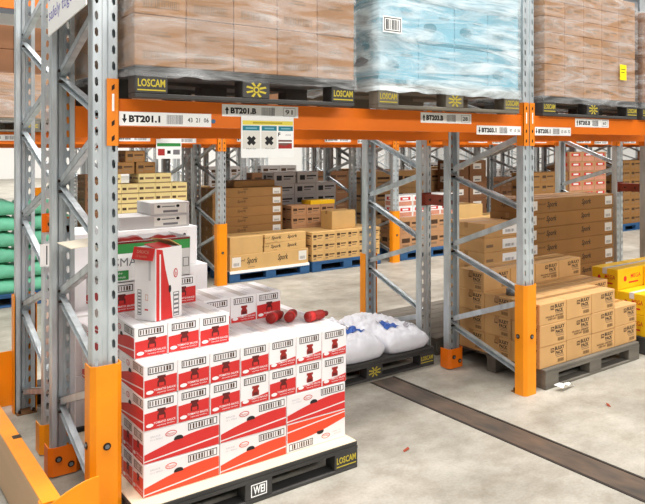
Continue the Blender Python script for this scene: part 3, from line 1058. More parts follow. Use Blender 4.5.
# ------------------------------------------------------------------ red carton pallet
def red_stack():
    px0, py0 = 1.03, 3.402
    PAL_BLACK.put((px0 + HP, py0 + HP, 0), 0, 'black pallet on the floor under the red and white cartons', 'pallets')
    mb = MB()
    mb.box(px0 + 0.006, px0 + 1.159, py0 + 0.004, py0 + 1.16, 0, 0.003, 'slip')
    o = link('slip_sheet', mb.mesh('slip_sheet'), None, (0, 0, PH + 0.0008))
    tag(o, 'cream card sheet laid on the pallet under the red and white cartons', 'slip sheet', None, 'thing')
    L, W, H = RD
    X0, Y0 = 1.090, 3.500
    Z = lambda k: PH + 0.005 + k * (H + G)
    grp = 'red and white sauce cartons on the floor pallet'
    rr = random.Random(3)
    def jit():
        return rr.uniform(-0.0007, 0.0007)
    hid = 'red and white carton walled in by the other cartons of its stack'
    # two tiers laid long side out
    for k in range(2):
        for j in range(6):
            for i in range(3):
                if j > 2 and i > 0 and i < 3 and j < 5:
                    pass
                x = X0 + L / 2 + i * (L + 0.003)
                y = Y0 + W / 2 + j * (W + 0.0035)
                kit = RED_C if k == 0 else RED_A
                if j == 0:
                    place = ('beside the orange guard', 'in the middle', 'at the open pallet corner')[i]
                    lab = 'red and white carton lying long side out, %s tier, %s' % (('bottom', 'second')[k], place)
                elif i == 0:
                    lab = 'red and white carton behind the orange guard, %s tier, %s row deep' % (('bottom', 'second')[k], ORD[j])
                else:
                    lab = hid
                turn = PI if (i == 2 and k == 0 and j == 0) else 0
                if turn:
                    o = kit.put((x, y, Z(k) + H), 0, 'red and white carton turned upside down at the open pallet corner', grp, rot=(PI, 0, PI))
                else:
                    kit.put((x + jit(), y + jit(), Z(k)), turn, lab, grp)
    # tiers three and four: small ends out
    pitch = W + 0.0018
    AB = {2: 'AAABABB', 3: 'AAAABBB'}
    for k in (2, 3):
        for j in range(3):
            for i in range(7):
                x = X0 + W / 2 + i * pitch
                y = Y0 + L / 2 + j * (L + 0.002)
                kit = RED_A if AB[k][i] == 'A' else RED_B
                if j == 0:
                    lab = 'red and white carton, small end out, %s tier up, %s along from the orange guard' % (ORD[k], ORD[i])
                elif k == 3:
                    lab = 'red and white carton in the top of tier four, %s row deep, %s along' % (ORD[j], ORD[i])
                elif i == 0:
                    lab = 'red and white carton behind the grey upright, tier three, %s row deep' % ORD[j]
                else:
                    lab = hid
                kit.put((x + jit(), y + jit(), Z(k)), -PI / 2, lab, grp)
    # fifth tier: three near ones, a block behind and three standing alone
    def row(k, xs, yf, what, seq):
        for n, x in enumerate(xs):
            (RED_A if seq[n] == 'A' else RED_B).put((x + W / 2, yf + L / 2, Z(k)), -PI / 2, what % ORD[n], grp)
    row(4, [1.088 + i * pitch for i in range(3)], 3.628, 'red and white carton below the upright one, fifth tier, %s along from the grey post', 'AAA')
    row(4, [1.088 + i * pitch for i in range(3)], 3.628 + L + 0.004, 'red and white carton in the rear of the fifth tier, under tier six, %s along', 'AAA')
    row(4, [1.560 + i * pitch for i in range(3)], 3.985, 'red and white carton behind the red bottles, %s along from the upright carton', 'BBA')
    row(5, [1.055 + i * pitch for i in range(3)], 3.995, 'red and white carton on the sixth tier behind the upright one, %s along', 'AAA')
    # the carton standing on end, open
    zt = Z(5)
    c = (1.197, 3.664)
    a = math.radians(20)
    h = W / 2
    cx = c[0] + h * math.cos(a) - h * math.sin(a)
    cy = c[1] + h * math.sin(a) + h * math.cos(a)
    r = link('sauce_carton', None, None, (cx, cy, zt), (0, 0, a))
    tag(r, 'red and white carton standing upright on the stack with open flaps', 'carton', grp, 'thing')
    mb = MB()
    t = 0.004
    for (x0, x1, y0, y1) in ((-h, h, -h, -h + t), (-h, h, h - t, h), (-h, -h + t, -h + t, h - t), (h - t, h, -h + t, h - t)):
        mb.box(x0, x1, y0, y1, 0, L, 'carton_white')
    mb.box(-h, h, -h, h, 0, t, 'carton_white')
    F = faces(mb, W, W, L)
    f = F['front']
    f.poly([(0.004, 0.002), (0.10, 0.002), (0.085, 0.14), (0.058, 0.25), (0.040, 0.35), (0.004, 0.358)], 'red')
    f.rect(0.022, 0.004, 0.030, 0.33, 'carton_white', 2)
    f.ring(0.104, 0.010, 0.138, 0.130, 0.003, 'ink')
    for k in range(5):
        f.rect(0.108, 0.02 + 0.022 * k, 0.134, 0.030 + 0.022 * k, 'ink_grey')
    f.oval(0.118, 0.225, 0.013, 0.024, 'red')
    f.oval(0.118, 0.225, 0.009, 0.018, 'carton_white', 2)
    f.text('Masters', 0.112, 0.212, 0.124, 0.238, 'red', 3)
    f = F['left']
    f.ring(0.022, 0.024, 0.050, 0.150, 0.003, 'ink')
    for k in range(7):
        f.rect(0.027, 0.032 + 0.016 * k, 0.045, 0.040 + 0.016 * k, 'ink_grey')
    for k in range(4):
        f.rect(0.105 + 0.004 * k, 0.20, 0.107 + 0.004 * k, 0.33, 'line_grey')
    f.rect(0.075, 0.05, 0.100, 0.058, 'red')
    f.ring(0.08, 0.10, 0.10, 0.13, 0.003, 'pink')
    link('body', mb.mesh('body'), r)
    fl = MB()
    M = Matrix.Translation((-h, 0, L)) @ Matrix.Rotation(math.radians(14), 4, 'Y')
    fl.bbox(-0.005, -0.001, -h, h, -0.060, 0.002, 0.001, 'red', M)
    ff = Face(fl, M @ Vector((-0.005, h, -0.058)), (0, -1, 0), M.to_3x3() @ Vector((0, 0, 1)), M.to_3x3() @ Vector((-1, 0, 0)))
    ff.text('SAUCE', 0.03, 0.030, 0.12, 0.046, 'pink', 1, 0.015)
    ff.text('12 bottles', 0.03, 0.010, 0.11, 0.022, 'pink', 1)
    link('flap', fl.mesh('flap'), r, label='red top flap folded outward')
    fc = MB()
    M = Matrix.Translation((h, 0, L)) @ Matrix.Rotation(math.radians(-150), 4, 'Y')
    fc.box(0, 0.075, -h + 0.004, h - 0.004, 0, 0.004, 'kraft_yellow', M)
    link('flap', fc.mesh('flap'), r, label='bare brown inner flap')
    fd = MB()
    M = Matrix.Translation((0, -h, L)) @ Matrix.Rotation(math.radians(10), 4, 'X')
    fd.box(-h + 0.004, h * 0.2, 0, 0.09, 0, 0.004, 'red', M)
    link('flap', fd.mesh('flap'), r, label='red inner flap')
    hh = MB()
    faces(hh, W, W, L)['front'].oval(0.083, 0.150, 0.008, 0.020, 'ink', 2)
    link('hand_hole', hh.mesh('hand_hole'), r, label='black hand hole')
    # loose bottles on the fourth tier
    zb = Z(4)
    bt = MB()
    bt.smooth = True
    bt.lathe([(0.004, 0), (0.026, 0.001), (0.030, 0.008), (0.029, 0.05), (0.027, 0.07), (0.030, 0.09), (0.026, 0.112), (0.014, 0.122)], Matrix(), 'bottle_red', 18)
    cap = MB()
    cap.lathe([(0.015, 0.122), (0.0165, 0.124), (0.0165, 0.138), (0.012, 0.146), (0.004, 0.148)], Matrix(), 'red_dark', 14)
    lbm = MB()
    lbm.smooth = True
    lbm.lathe([(0.0302, 0.016), (0.0302, 0.046)], Matrix(), 'red', 18)
    K = Kit('sauce_bottle', 'bottle', bt.mesh('sauce_bottle'), [P('cap', cap.mesh('cap')), P('bottle_label', lbm.mesh('bottle_label'))])
    for (x, y, az, lb) in ((1.880, 3.83, 35, 'red bottle lying on the cartons, nearest the raised rear cartons'),
                           (1.975, 3.785, 50, 'red bottle lying on the cartons between two other red bottles'),
                           (2.055, 3.725, 5, 'red bottle lying on the cartons nearest the open pallet corner')):
        lb = lb.replace('nearest the', 'next to the')
        K.put((x, y, zb + 0.0312), 0, lb, 'loose red bottles', rot=(0, PI / 2, math.radians(az)))
red_stack()

# ------------------------------------------------------------------ white cartons and milk cartons behind the red stack
def white_stack():
    px0, py0 = 1.065, 4.64
    PAL_BLACK.put((px0 + HP, py0 + HP, 0), 0, 'black pallet under the plain white cartons behind the red ones', 'pallets')
    z = PH + 0.001
    # lower tiers
    base = kraft_kit(0.58, 0.40, 0.30, 'carton_white', None, 'tape_clear', name='white_carton')
    for k in range(2):
        for i in range(2 if k == 0 else 1):
            base.put((1.07 + 0.29 + i * 0.583, 4.66 + 0.20, z + k * 0.3012), 0, 'plain white carton low behind the red cartons, %s' % (('bottom tier' if k == 0 else 'upper tier') if i == 0 else 'bottom tier, on the open side'), 'white cartons behind the red ones')
    zt = z + 2 * 0.3012
    # green and white carton, lying open on the sixth tier of the red stack
    L, W, H = 0.425, 0.30, 0.212
    zs = PH + 0.005 + 6 * (RD[2] + G)
    r = link('formula_carton', None, None, (1.066 + L / 2, 4.000 + W / 2, zs), (0, 0, 0))
    tag(r, 'open green and white carton with grey letters behind the upright red carton', 'carton', None, 'thing')
    mb = MB()
    t = 0.005
    for (x0, x1, y0, y1) in ((-L / 2, L / 2, -W / 2, -W / 2 + t), (-L / 2, L / 2, W / 2 - t, W / 2), (-L / 2, -L / 2 + t, -W / 2, W / 2), (L / 2 - t, L / 2, -W / 2, W / 2)):
        mb.box(x0, x1, y0, y1, 0, H, 'foam')
    mb.box(-L / 2, L / 2, -W / 2, W / 2, 0, t, 'foam')
    mb.box(-L / 2 + t, L / 2 - t, -W / 2 + t, W / 2 - t, H - 0.03, H - 0.026, 'red_dark')
    f = faces(mb, L, W, H)['front']
    f.rect(0.002, H - 0.062, L - 0.002, H - 0.012, 'green')
    f.rect(0.002, H - 0.012, L - 0.002, H - 0.001, 'red_dark', 2)
    f.text('SMA', 0.035, H - 0.128, 0.145, H - 0.085, 'ink_grey', 2, 0.0)
    f.rect(0.030, 0.012, 0.105, 0.062, 'green', 2)
    f.text('baby', 0.04, 0.042, 0.075, 0.054, 'white', 3)
    f.text('formula', 0.04, 0.022, 0.09, 0.034, 'white', 3)
    f.rect(L - 0.045, 0.004, L - 0.002, H - 0.062, 'carton_grey', 2)
    f.ring(L - 0.04, 0.05, L - 0.008, 0.10, 0.003, 'ink', 3)
    link('body', mb.mesh('body'), r)
    fl = MB()
    M = Matrix.Translation((-L / 2, 0, H)) @ Matrix.Rotation(math.radians(-4), 4, 'Y')
    fl.box(-0.165, 0, -W / 2 + 0.004, W / 2 - 0.004, -0.004, 0, 'flap_cream', M)
    link('flap', fl.mesh('flap'), r, label='open cream flap sticking out past the upright')
    zp = zs + H - 0.0255
    # red pouches on top
    for (x, y, lb, sx) in ((1.375, 4.10, 'dark red pouch lying in the open green and white carton', 1.0),
                           (1.21, 4.12, 'second dark red pouch in the open green and white carton, behind the red flap', 0.9)):
        p = sack_mesh(0.15 * sx, 0.12, 0.036, 5 + int(sx * 10), {'body': 'bottle_red'}, 12, 8)
        o = link('red_pouch', p, None, (x, y, zp))
        tag(o, lb, 'pouch', 'red pouches', 'thing')
    # foam boxes and flat cartons behind
    yb = 5.09
    k1 = kraft_kit(0.82, 0.46, 0.27, 'foam', None, tapes=False, name='foam_box', label_draw=lambda F, L, W, H: (
        F['front'].rect(L - 0.20, H - 0.10, L - 0.07, H - 0.025, 'white', 1), F['front'].rect(L - 0.20, H - 0.10, L - 0.19, H - 0.025, 'green', 2),
        F['front'].oval(L - 0.16, H - 0.06, 0.012, 0.012, 'ink', 2), F['front'].oval(L - 0.09, H - 0.055, 0.010, 0.010, 'ink', 2)))
    kl = kraft_kit(0.90, 0.55, 0.405, 'foam', None, 'tape_clear', name='white_carton')
    k0 = kraft_kit(0.92, 0.58, 0.40, 'carton_white', None, 'tape_clear', name='white_carton')
    k0.put((1.12 + 0.46, yb + 0.29, z), 0, 'plain white carton at the bottom behind the plain white cartons', 'white cartons behind the red ones')
    kl.put((1.12 + 0.45, yb + 0.275, z + 0.4012), 0, 'white carton with a ledge showing beside the orange guard across the aisle', 'white cartons behind the red ones')
    k1.put((1.14 + 0.405, yb + 0.25, z + 0.8075), 0, 'big white box with a small green-edged label, under the two grey cartons', 'white cartons behind the red ones')
    def lbl(F, L, W, H):
        f = F['front']
        f.rect(L - 0.24, 0.01, L - 0.02, H - 0.01, 'label', 1)
        f.oval(L - 0.21, H * 0.68, 0.012, 0.010, 'ink', 2)
        f.oval(L - 0.08, H * 0.68, 0.012, 0.010, 'ink', 2)
        f.rect(L - 0.19, H * 0.62, L - 0.10, H * 0.70, 'ink_grey', 2)
        f.rect(L - 0.18, H * 0.18, L - 0.08, H * 0.36, 'ink_grey', 2)
    g1 = kraft_kit(0.46, 0.30, 0.086, 'carton_grey', None, tapes=False, label_draw=lbl, name='grey_carton')
    g2 = kraft_kit(0.262, 0.30, 0.086, 'carton_grey', None, tapes=False, label_draw=lbl, name='grey_carton')
    zt = z + 0.8075 + 0.2712
    g1.put((1.450 + 0.23, yb + 0.20, zt), 0, 'long flat grey carton on the big white box', 'flat grey cartons')
    g2.put((1.648 + 0.131, yb + 0.20, zt + 0.0872), 0, 'short flat grey carton on top of the long grey carton', 'flat grey cartons')

def sack_mesh(L, W, H, seed, mats, nu=22, nv=16, mark=None, rough=0.012, patches=None):
    """filled bag: pillow with flattened base, soft corners, creases and sealed ends"""
    mb = MB()
    mb.smooth = True
    vs, fs, ms = [], [], []
    def pt(u, v, up):
        # u,v in -1..1
        e = 1 - 0.045 * (v * v) * (1 - abs(u))
        x = u * L / 2 * (1 - 0.05 * v * v)
        y = v * W / 2 * (1 - 0.06 * u * u)
        edge = max(0.0, (1 - abs(u) ** 4.0)) ** 0.40 * max(0.0, (1 - abs(v) ** 4.0)) ** 0.40
        nz = noise.noise(Vector((x * 7 + seed * 3.1, y * 7 - seed, up * 2.0))) * rough * 1.6 + noise.noise(Vector((x * 20 + seed, y * 20, 3 + up))) * rough * 0.9 - (1 - min(1.0, abs(noise.noise(Vector((x * 5 - seed, y * 13 + x * 6, 7.0)))) * 5)) * rough * 0.9
        if up > 0:
            return (x, y, H * 0.34 + edge * (H * 0.66) + nz * edge)
        return (x, y, H * 0.34 - min(edge * 2.2, 1.0) * H * 0.34)
    idx = {}
    for s in (1, -1):
        for i in range(nu + 1):
            for j in range(nv + 1):
                if s < 0 and (i in (0, nu) or j in (0, nv)):
                    idx[(s, i, j)] = idx[(1, i, j)]
                    continue
                idx[(s, i, j)] = len(vs)
                vs.append(pt(-1 + 2 * i / nu, -1 + 2 * j / nv, s))
    faces_ = {}
    for s in (1, -1):
        for i in range(nu):
            for j in range(nv):
                q = [idx[(s, i, j)], idx[(s, i + 1, j)], idx[(s, i + 1, j + 1)], idx[(s, i, j + 1)]]
                if s < 0:
                    q = q[::-1]
                m = mats['body']
                if s > 0 and mark:
                    u, v = -1 + 2 * (i + 0.5) / nu, -1 + 2 * (j + 0.5) / nv
                    for (u0, v0, u1, v1, mm) in mark:
                        if u0 <= u <= u1 and v0 <= v <= v1:
                            m = mm
                faces_.setdefault(m, []).append(q)
    if patches is not None:
        out = []
        for (u0, v0, u1, v1, mm) in patches:
            pm = MB()
            pm.smooth = True
            n = 30
            g = [[Vector(pt(u0 + (u1 - u0) * i / n, v0 + (v1 - v0) * j / n, 1)) + Vector((0, 0, 0.007)) for j in range(n + 1)] for i in range(n + 1)]
            for i in range(n):
                for j in range(n):
                    pm.poly([g[i][j], g[i + 1][j], g[i + 1][j + 1], g[i][j + 1]], mm)
            out.append(pm.mesh('printed_square'))
        return out
    b = len(mb.v)
    mb.v += vs
    for m, fl in faces_.items():
        k = mb.mi(m)
        for q in fl:
            mb.f.append(tuple(q))
            mb.m.append(k)
    return mb.mesh('sack')

white_stack()

# ------------------------------------------------------------------ rice sacks
def rice():
    px0, py0 = 2.53, 4.585
    PAL_UPB.put((px0 + HP, py0 + HP, 0), 0, 'black pallet under the white rice sacks', 'pallets')
    z = PH + 0.001
    mkA = [(-0.62, -0.05, -0.30, 0.50, 'sack_blue'), (-0.70, -0.75, -0.64, -0.25, 'line_grey'), (-0.58, -0.75, -0.52, -0.35, 'line_grey'), (-0.25, -0.1, -0.20, 0.5, 'line_grey')]
    mkB = [(-0.58, -0.60, -0.26, -0.02, 'sack_blue'), (-0.55, 0.2, -0.49, 0.7, 'line_grey'), (-0.22, -0.6, -0.17, 0.0, 'line_grey')]
    A = sack_mesh(0.90, 0.43, 0.175, 3, {'body': 'sack'}, 72, 44, None, 0.020)
    B = sack_mesh(0.92, 0.425, 0.19, 8, {'body': 'sack'}, 72, 44, None, 0.020)
    C = sack_mesh(0.90, 0.42, 0.19, 13, {'body': 'sack'}, 72, 44, None, 0.020)
    grp = 'white rice sacks on the black pallet'
    for me, pt, x, y, rz, lb in ((A, (0.90, 0.43, 0.175, 3, mkA), 3.476, 5.05, 89.5, 'white rice sack with blue square, at the pallet side by the grey upright'),
                             (B, (0.92, 0.425, 0.19, 8, mkB), 3.036, 5.06, 90.5, 'white rice sack with blue square, in the middle of the pallet'),
                             (C, None, 2.600, 5.06, 90, 'white rice sack partly hidden by the red cartons')):
        o = link('rice_sack', me, None, (x, y, z), (0, 0, math.radians(rz)))
        tag(o, lb, 'sack', grp, 'thing')
        if pt:
            for q, pm in enumerate(sack_mesh(pt[0], pt[1], pt[2], pt[3], {'body': 'sack'}, 72, 44, None, 0.020, pt[4])):
                link('printed_square' if q == 0 else 'printed_line', pm, o, label='blue printed square' if q == 0 else 'grey printed line')

rice()

# ------------------------------------------------------------------ brown cartons in the next bay
def brown_stack():
    px0, py0 = 3.905, 3.545
    PAL_GREY.put((px0 + HP, py0 + HP, 0), 0, 'weathered grey pallet under the brown cartons beside the orange guard', 'pallets')
    L = W = 0.298
    H = 0.158
    K1 = kraft_kit(L, W, H, 'kraft', d_bulk, name='bulk_carton')
    K2 = kraft_kit(L, W, H, 'kraft', d_bulk2, name='bulk_carton')
    X0, Y0 = 3.885, 3.585
    z = PH + 0.001
    grp = 'brown cartons on the grey pallet'
    hid = 'brown carton walled in by the other cartons on the grey pallet'
    rr = random.Random(5)
    for k in range(4):
        for j in range(3):
            for i in range(4):
                if k == 2 and j == 0 and i == 3:
                    continue
                if k == 3 and j < 2:
                    continue
                kit = K2 if (i + k) % 3 == 2 else K1
                if j == 0:
                    lab = 'brown carton in the front row, %s tier, %s along from the orange guard' % (ORD[k], ORD[i])
                elif k == 3:
                    lab = 'brown carton on the raised top tier at the rear, %s along from the upright' % ORD[i]
                elif i == 0:
                    lab = 'brown carton on the side facing the rice sacks, %s tier, %s row deep' % (ORD[k], ORD[j])
                elif k == 2:
                    lab = 'brown carton with bare top in the third tier, %s row deep, %s along' % (ORD[j], ORD[i])
                else:
                    lab = hid
                kit.put((X0 + L / 2 + i * (L + 0.003) + rr.uniform(-0.0012, 0.0012), Y0 + W / 2 + j * (W + 0.004) + rr.uniform(-0.0015, 0.0015), z + k * (H + G)), 0, lab, grp)
    # torn film at the pallet corner
    mb = MB()
    mb.smooth = True
    pts = [(0, 0.03), (0.04, 0.045), (0.08, 0.03), (0.12, 0.034), (0.17, 0.001)]
    for a, b in zip(pts[:-1], pts[1:]):
        mb.poly([(a[0], 0, a[1] + 0.002), (b[0], 0.01, b[1] + 0.002), (b[0], 0.075 - b[0] * 0.4, b[1] + 0.006), (a[0], 0.08 - a[0] * 0.4, a[1] + 0.01)], 'paper')
    for a, b in zip(pts[:-1], pts[1:]):
        mb.poly([(a[0], 0, a[1]), (b[0], 0.01, b[1]), (b[0], 0.075 - b[0] * 0.4, b[1] + 0.004), (a[0], 0.08 - a[0] * 0.4, a[1] + 0.008)], 'paper')
    o = link('film_scrap', mb.mesh('film_scrap'), None, (3.965, 3.43, 0.0005), (0, 0, 0.15))
    tag(o, 'scrap of white film on the floor at the grey pallet corner', 'scrap', None, 'thing')
    # tape gun / bundle left on the cartons
    mb = MB()
    mb.smooth = True
    mb.lathe([(0.030, 0), (0.045, 0.0), (0.045, 0.048), (0.030, 0.048)], Matrix(), 'steel_dark', 16)
    o = link('tape_roll', mb.mesh('tape_roll'), None, (3.99, 3.98, z + 3 * (H + G)))
    tag(o, 'grey tape roll left on the brown cartons behind the orange guard', 'tape roll', None, 'thing')
brown_stack()

def long_cartons():
    px0, py0 = 5.05, 4.74
    PAL_GREY.put((px0 + HP, py0 + HP, 0), 0, 'grey pallet under the tall stack of long brown cartons', 'pallets')
    L, W, H = 1.36, 0.50, 0.140
    K = kraft_kit(L, W, H, 'kraft_dark', d_script, label_draw=l_ends, name='long_carton')
    rr = random.Random(9)
    for k in range(8):
        K.put((4.955 + L / 2 + rr.uniform(-0.008, 0.008), 4.75 + W / 2 + rr.uniform(-0.006, 0.006), PH + 0.001 + k * (H + G)), rr.uniform(-0.005, 0.005),
              'long brown carton with script lettering behind the yellow cartons, %s from the top' % ORD[7 - k], 'long brown cartons, tall stack')
long_cartons()

def labelled_stack():
    px0, py0 = 3.86, 4.76
    K = kraft_kit(0.44, 0.50, 0.132, 'kraft', l_side, name='labelled_carton', label_draw=l_half)
    PAL_GREY.put((px0 + HP, py0 + HP, 0), 0, 'grey pallet under the white-labelled cartons beside the long brown ones', 'pallets')
    for k in range(7):
        K.put((4.44 + 0.22, 4.78 + 0.25, PH + 0.001 + k * 0.1332), 0, 'tan carton with white label beside the long brown stack, %s from the top' % ORD[6 - k], 'white-labelled cartons')

def l_side(F, L, W, H):
    F['front'].rect(L * 0.05, H * 0.35, L * 0.25, H * 0.55, 'ink_tan')

def l_half(F, L, W, H):
    f = F['front']
    f.rect(L * 0.52, H * 0.18, L * 0.96, H * 0.84, 'paper', 1.5)
    f.bars(L * 0.60, H * 0.30, L * 0.88, H * 0.5, 10, 'ink_grey', 2.5, 3)
labelled_stack()

def yellow_stack():
    px0, py0 = 5.20, 3.56
    PAL_BLACK.put((px0 + HP, py0 + HP, 0), 0, 'dark pallet under the yellow cartons', 'pallets')
    K = kraft_kit(0.38, 0.29, 0.18, 'yellow', d_yellow, 'tape_clear', name='yellow_carton')
    z = PH + 0.001
    grp = 'yellow cartons on the dark pallet'
    for k in range(4):
        for j in range(3):
            for i in range(3):
                if k == 3 or (k == 2 and j > 1) or (k == 1 and j > 2):
                    continue
                if k == 2 and j == 0 and i == 0:
                    continue
                if i == 2 and j > 1 and k < 3:
                    pass
                lab = 'yellow carton with red print, %s tier, %s row deep, %s along' % (ORD[k], ORD[j], ORD[i])
                K.put((5.215 + 0.19 + i * 0.384, 3.58 + 0.145 + j * 0.2925, z + k * (0.18 + G)), 0, lab, grp)
yellow_stack()

# ------------------------------------------------------------------ wrapped loads on the beams
def film(x0, x1, y0, y1, z0, z1, m, seed, name='stretch_film', amp=0.010, skirt=0.10):
    """film wound round a load: four wavy sides tied down over the pallet edge"""
    mb = MB()
    mb.smooth = True
    nz_ = 26
    loop = []
    ring = [(x0, y0, 0, -1), (x1, y0, 1, 0), (x1, y1, 0, 1), (x0, y1, -1, 0)]
    n = 26
    for s in range(4):
        a, b = ring[s], ring[(s + 1) % 4]
        nx, ny = [(0, -1), (1, 0), (0, 1), (-1, 0)][s]
        for i in range(n):
            t = i / n
            loop.append((a[0] + (b[0] - a[0]) * t, a[1] + (b[1] - a[1]) * t, nx, ny, min(t, 1 - t)))
    N = len(loop)
    for k in range(nz_ + 1):
        z = z0 + (z1 - z0) * k / nz_
        for (x, y, nx, ny, e) in loop:
            w = noise.noise(Vector((x * 5 + seed, y * 5, z * 9 + x * 2.2))) * amp + noise.noise(Vector((x * 13 + seed, y * 13, z * 26 + x * 4))) * amp * 0.5
            low = max(0.0, 1 - (z - z0) / skirt)
            out = 0.004 + abs(w) + low * 0.006 + low * abs(noise.noise(Vector((x * 22 + seed, y * 22, 1.0)))) * 0.012
            mb.v.append((x + nx * out, y + ny * out, z + (low * noise.noise(Vector((x * 9, y * 9, seed))) * 0.02 if k == 0 else 0)))
    for k in range(nz_):
        for i in range(N):
            j = (i + 1) % N
            mb.f.append((k * N + i, k * N + j, (k + 1) * N + j, (k + 1) * N + i))
            mb.m.append(mb.mi(m))
    return mb.mesh(name)

def load(px0, py0, z0, pal, kit, dims, nx, nz, where, grp, film_m, lead='brown carton', palw='grey', extra=0.0, amp=0.010, seed=1, ny=3, drop=0.05):
    """pallet + shell of cartons + film; front row and both side columns"""
    L, W, H = dims
    pal.put((px0 + HP, py0 + HP, z0), 0, '%s pallet under the wrapped load %s' % (palw, where), 'pallets')
    zb = z0 + PH + 0.001
    X0 = px0 + HP - nx * (L + 0.0015) / 2
    Y0 = py0 + 0.004
    rr = random.Random(seed)
    for k in range(nz):
        for j in range(ny):
            for i in range(nx):
                if j > 0 and i > 0:
                    continue
                lab = '%s in the load %s, tier %s, %s along' % (lead, where, NUM[k], ORD[i])
                if j > 0:
                    lab = '%s in the load %s, tier %s, %s row deep' % (lead, where, NUM[k], ORD[j])
                kit.put((X0 + L / 2 + i * (L + 0.0015), Y0 + W / 2 + j * (W + 0.0015) + rr.uniform(-0.001, 0.001), zb + k * (H + G)), 0, lab, grp, bare=j > 0)
    x1 = X0 + nx * (L + 0.0015)
    y1 = Y0 + ny * (W + 0.0015)
    o = wrap = link('stretch_film', film(min(X0, px0) - 0.002, max(x1, px0 + 1.165) + 0.002, py0 - 0.001, max(y1, py0 + 1.165) + 0.002, zb - drop, zb + nz * (H + G) + 0.01, film_m, seed, amp=amp))
    tag(o, 'clear stretch film wound round the load %s' % where, 'stretch film', 'stretch films', 'thing')
    return wrap

Z_UP = Z_BEAM + 0.175 + 0.001
def uppers():
    D = (0.232, 0.384, 0.236)
    K = kraft_kit(*D, 'kraft_upper', d_upper, name='wrapped_carton')
    load(1.034, 3.44, Z_UP, PAL_UPB, K, D, 5, 4, 'above label BT201', 'brown cartons wrapped above label BT201', 'film', palw='black', seed=2)
    D2 = (0.286, 0.384, 0.25)
    K2 = kraft_kit(*D2, 'case_blue', d_case, tapes=False, name='blue_case')
    blue = load(2.360, 3.44, Z_UP, PAL_UP, K2, D2, 4, 4, 'above label BT203', 'blue cases wrapped above label BT203', 'film_heavy', lead='pale blue case', seed=3, amp=0.014)
    D3 = (0.222, 0.37, 0.117)
    K3 = kraft_kit(*D3, 'kraft_upper', d_flat, name='flat_carton')
    tan = load(3.875, 3.545, Z_UP, PAL_UPB, K3, D3, 5, 7, 'above label BT205', 'flat brown cartons wrapped above label BT205', 'film', lead='flat brown carton', palw='dark', seed=4)
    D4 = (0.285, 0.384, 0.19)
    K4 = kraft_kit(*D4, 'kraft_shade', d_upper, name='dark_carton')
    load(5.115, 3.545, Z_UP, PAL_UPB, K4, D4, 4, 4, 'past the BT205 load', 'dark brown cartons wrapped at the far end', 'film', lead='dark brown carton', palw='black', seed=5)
    # second row and the rack across the aisle
    load(4.0, 4.80, Z_UP, PAL_UP, K4, D4, 4, 4, 'behind the BT205 load', 'brown cartons wrapped behind label BT205', 'film', lead='dark brown carton', seed=9)
    load(1.05, 8.90, Z_UP - 0.07, PAL_UP, K, D, 5, 2, 'over the green sacks', 'brown cartons wrapped across the aisle', 'film', seed=7)
    # stickers on two of the loads
    mb = MB()
    mb.box(0, 0.135, -0.001, 0, 0, 0.095, 'paper')
    f = Face(mb, (0, -0.001, 0), (1, 0, 0), (0, 0, 1), (0, -1, 0))
    f.ring(0.008, 0.008, 0.127, 0.087, 0.005, 'ink')
    f.bars(0.020, 0.018, 0.115, 0.076, 9, 'ink', 1, 2)
    link('barcode_label', mb.mesh('barcode_label'), blue, (2.372, 3.412, 2.448), label='white barcode label')
    mb = MB()
    mb.box(0, 0.085, -0.001, 0, 0, 0.125, 'sticker_yellow')
    f = Face(mb, (0, -0.001, 0), (1, 0, 0), (0, 0, 1), (0, -1, 0))
    f.rect(0.015, 0.085, 0.07, 0.09, 'ink')
    f.rect(0.015, 0.06, 0.06, 0.065, 'ink')
    link('sticker', mb.mesh('sticker'), tan, (4.765, 3.518, 2.325), label='bright yellow sticker')
uppers()

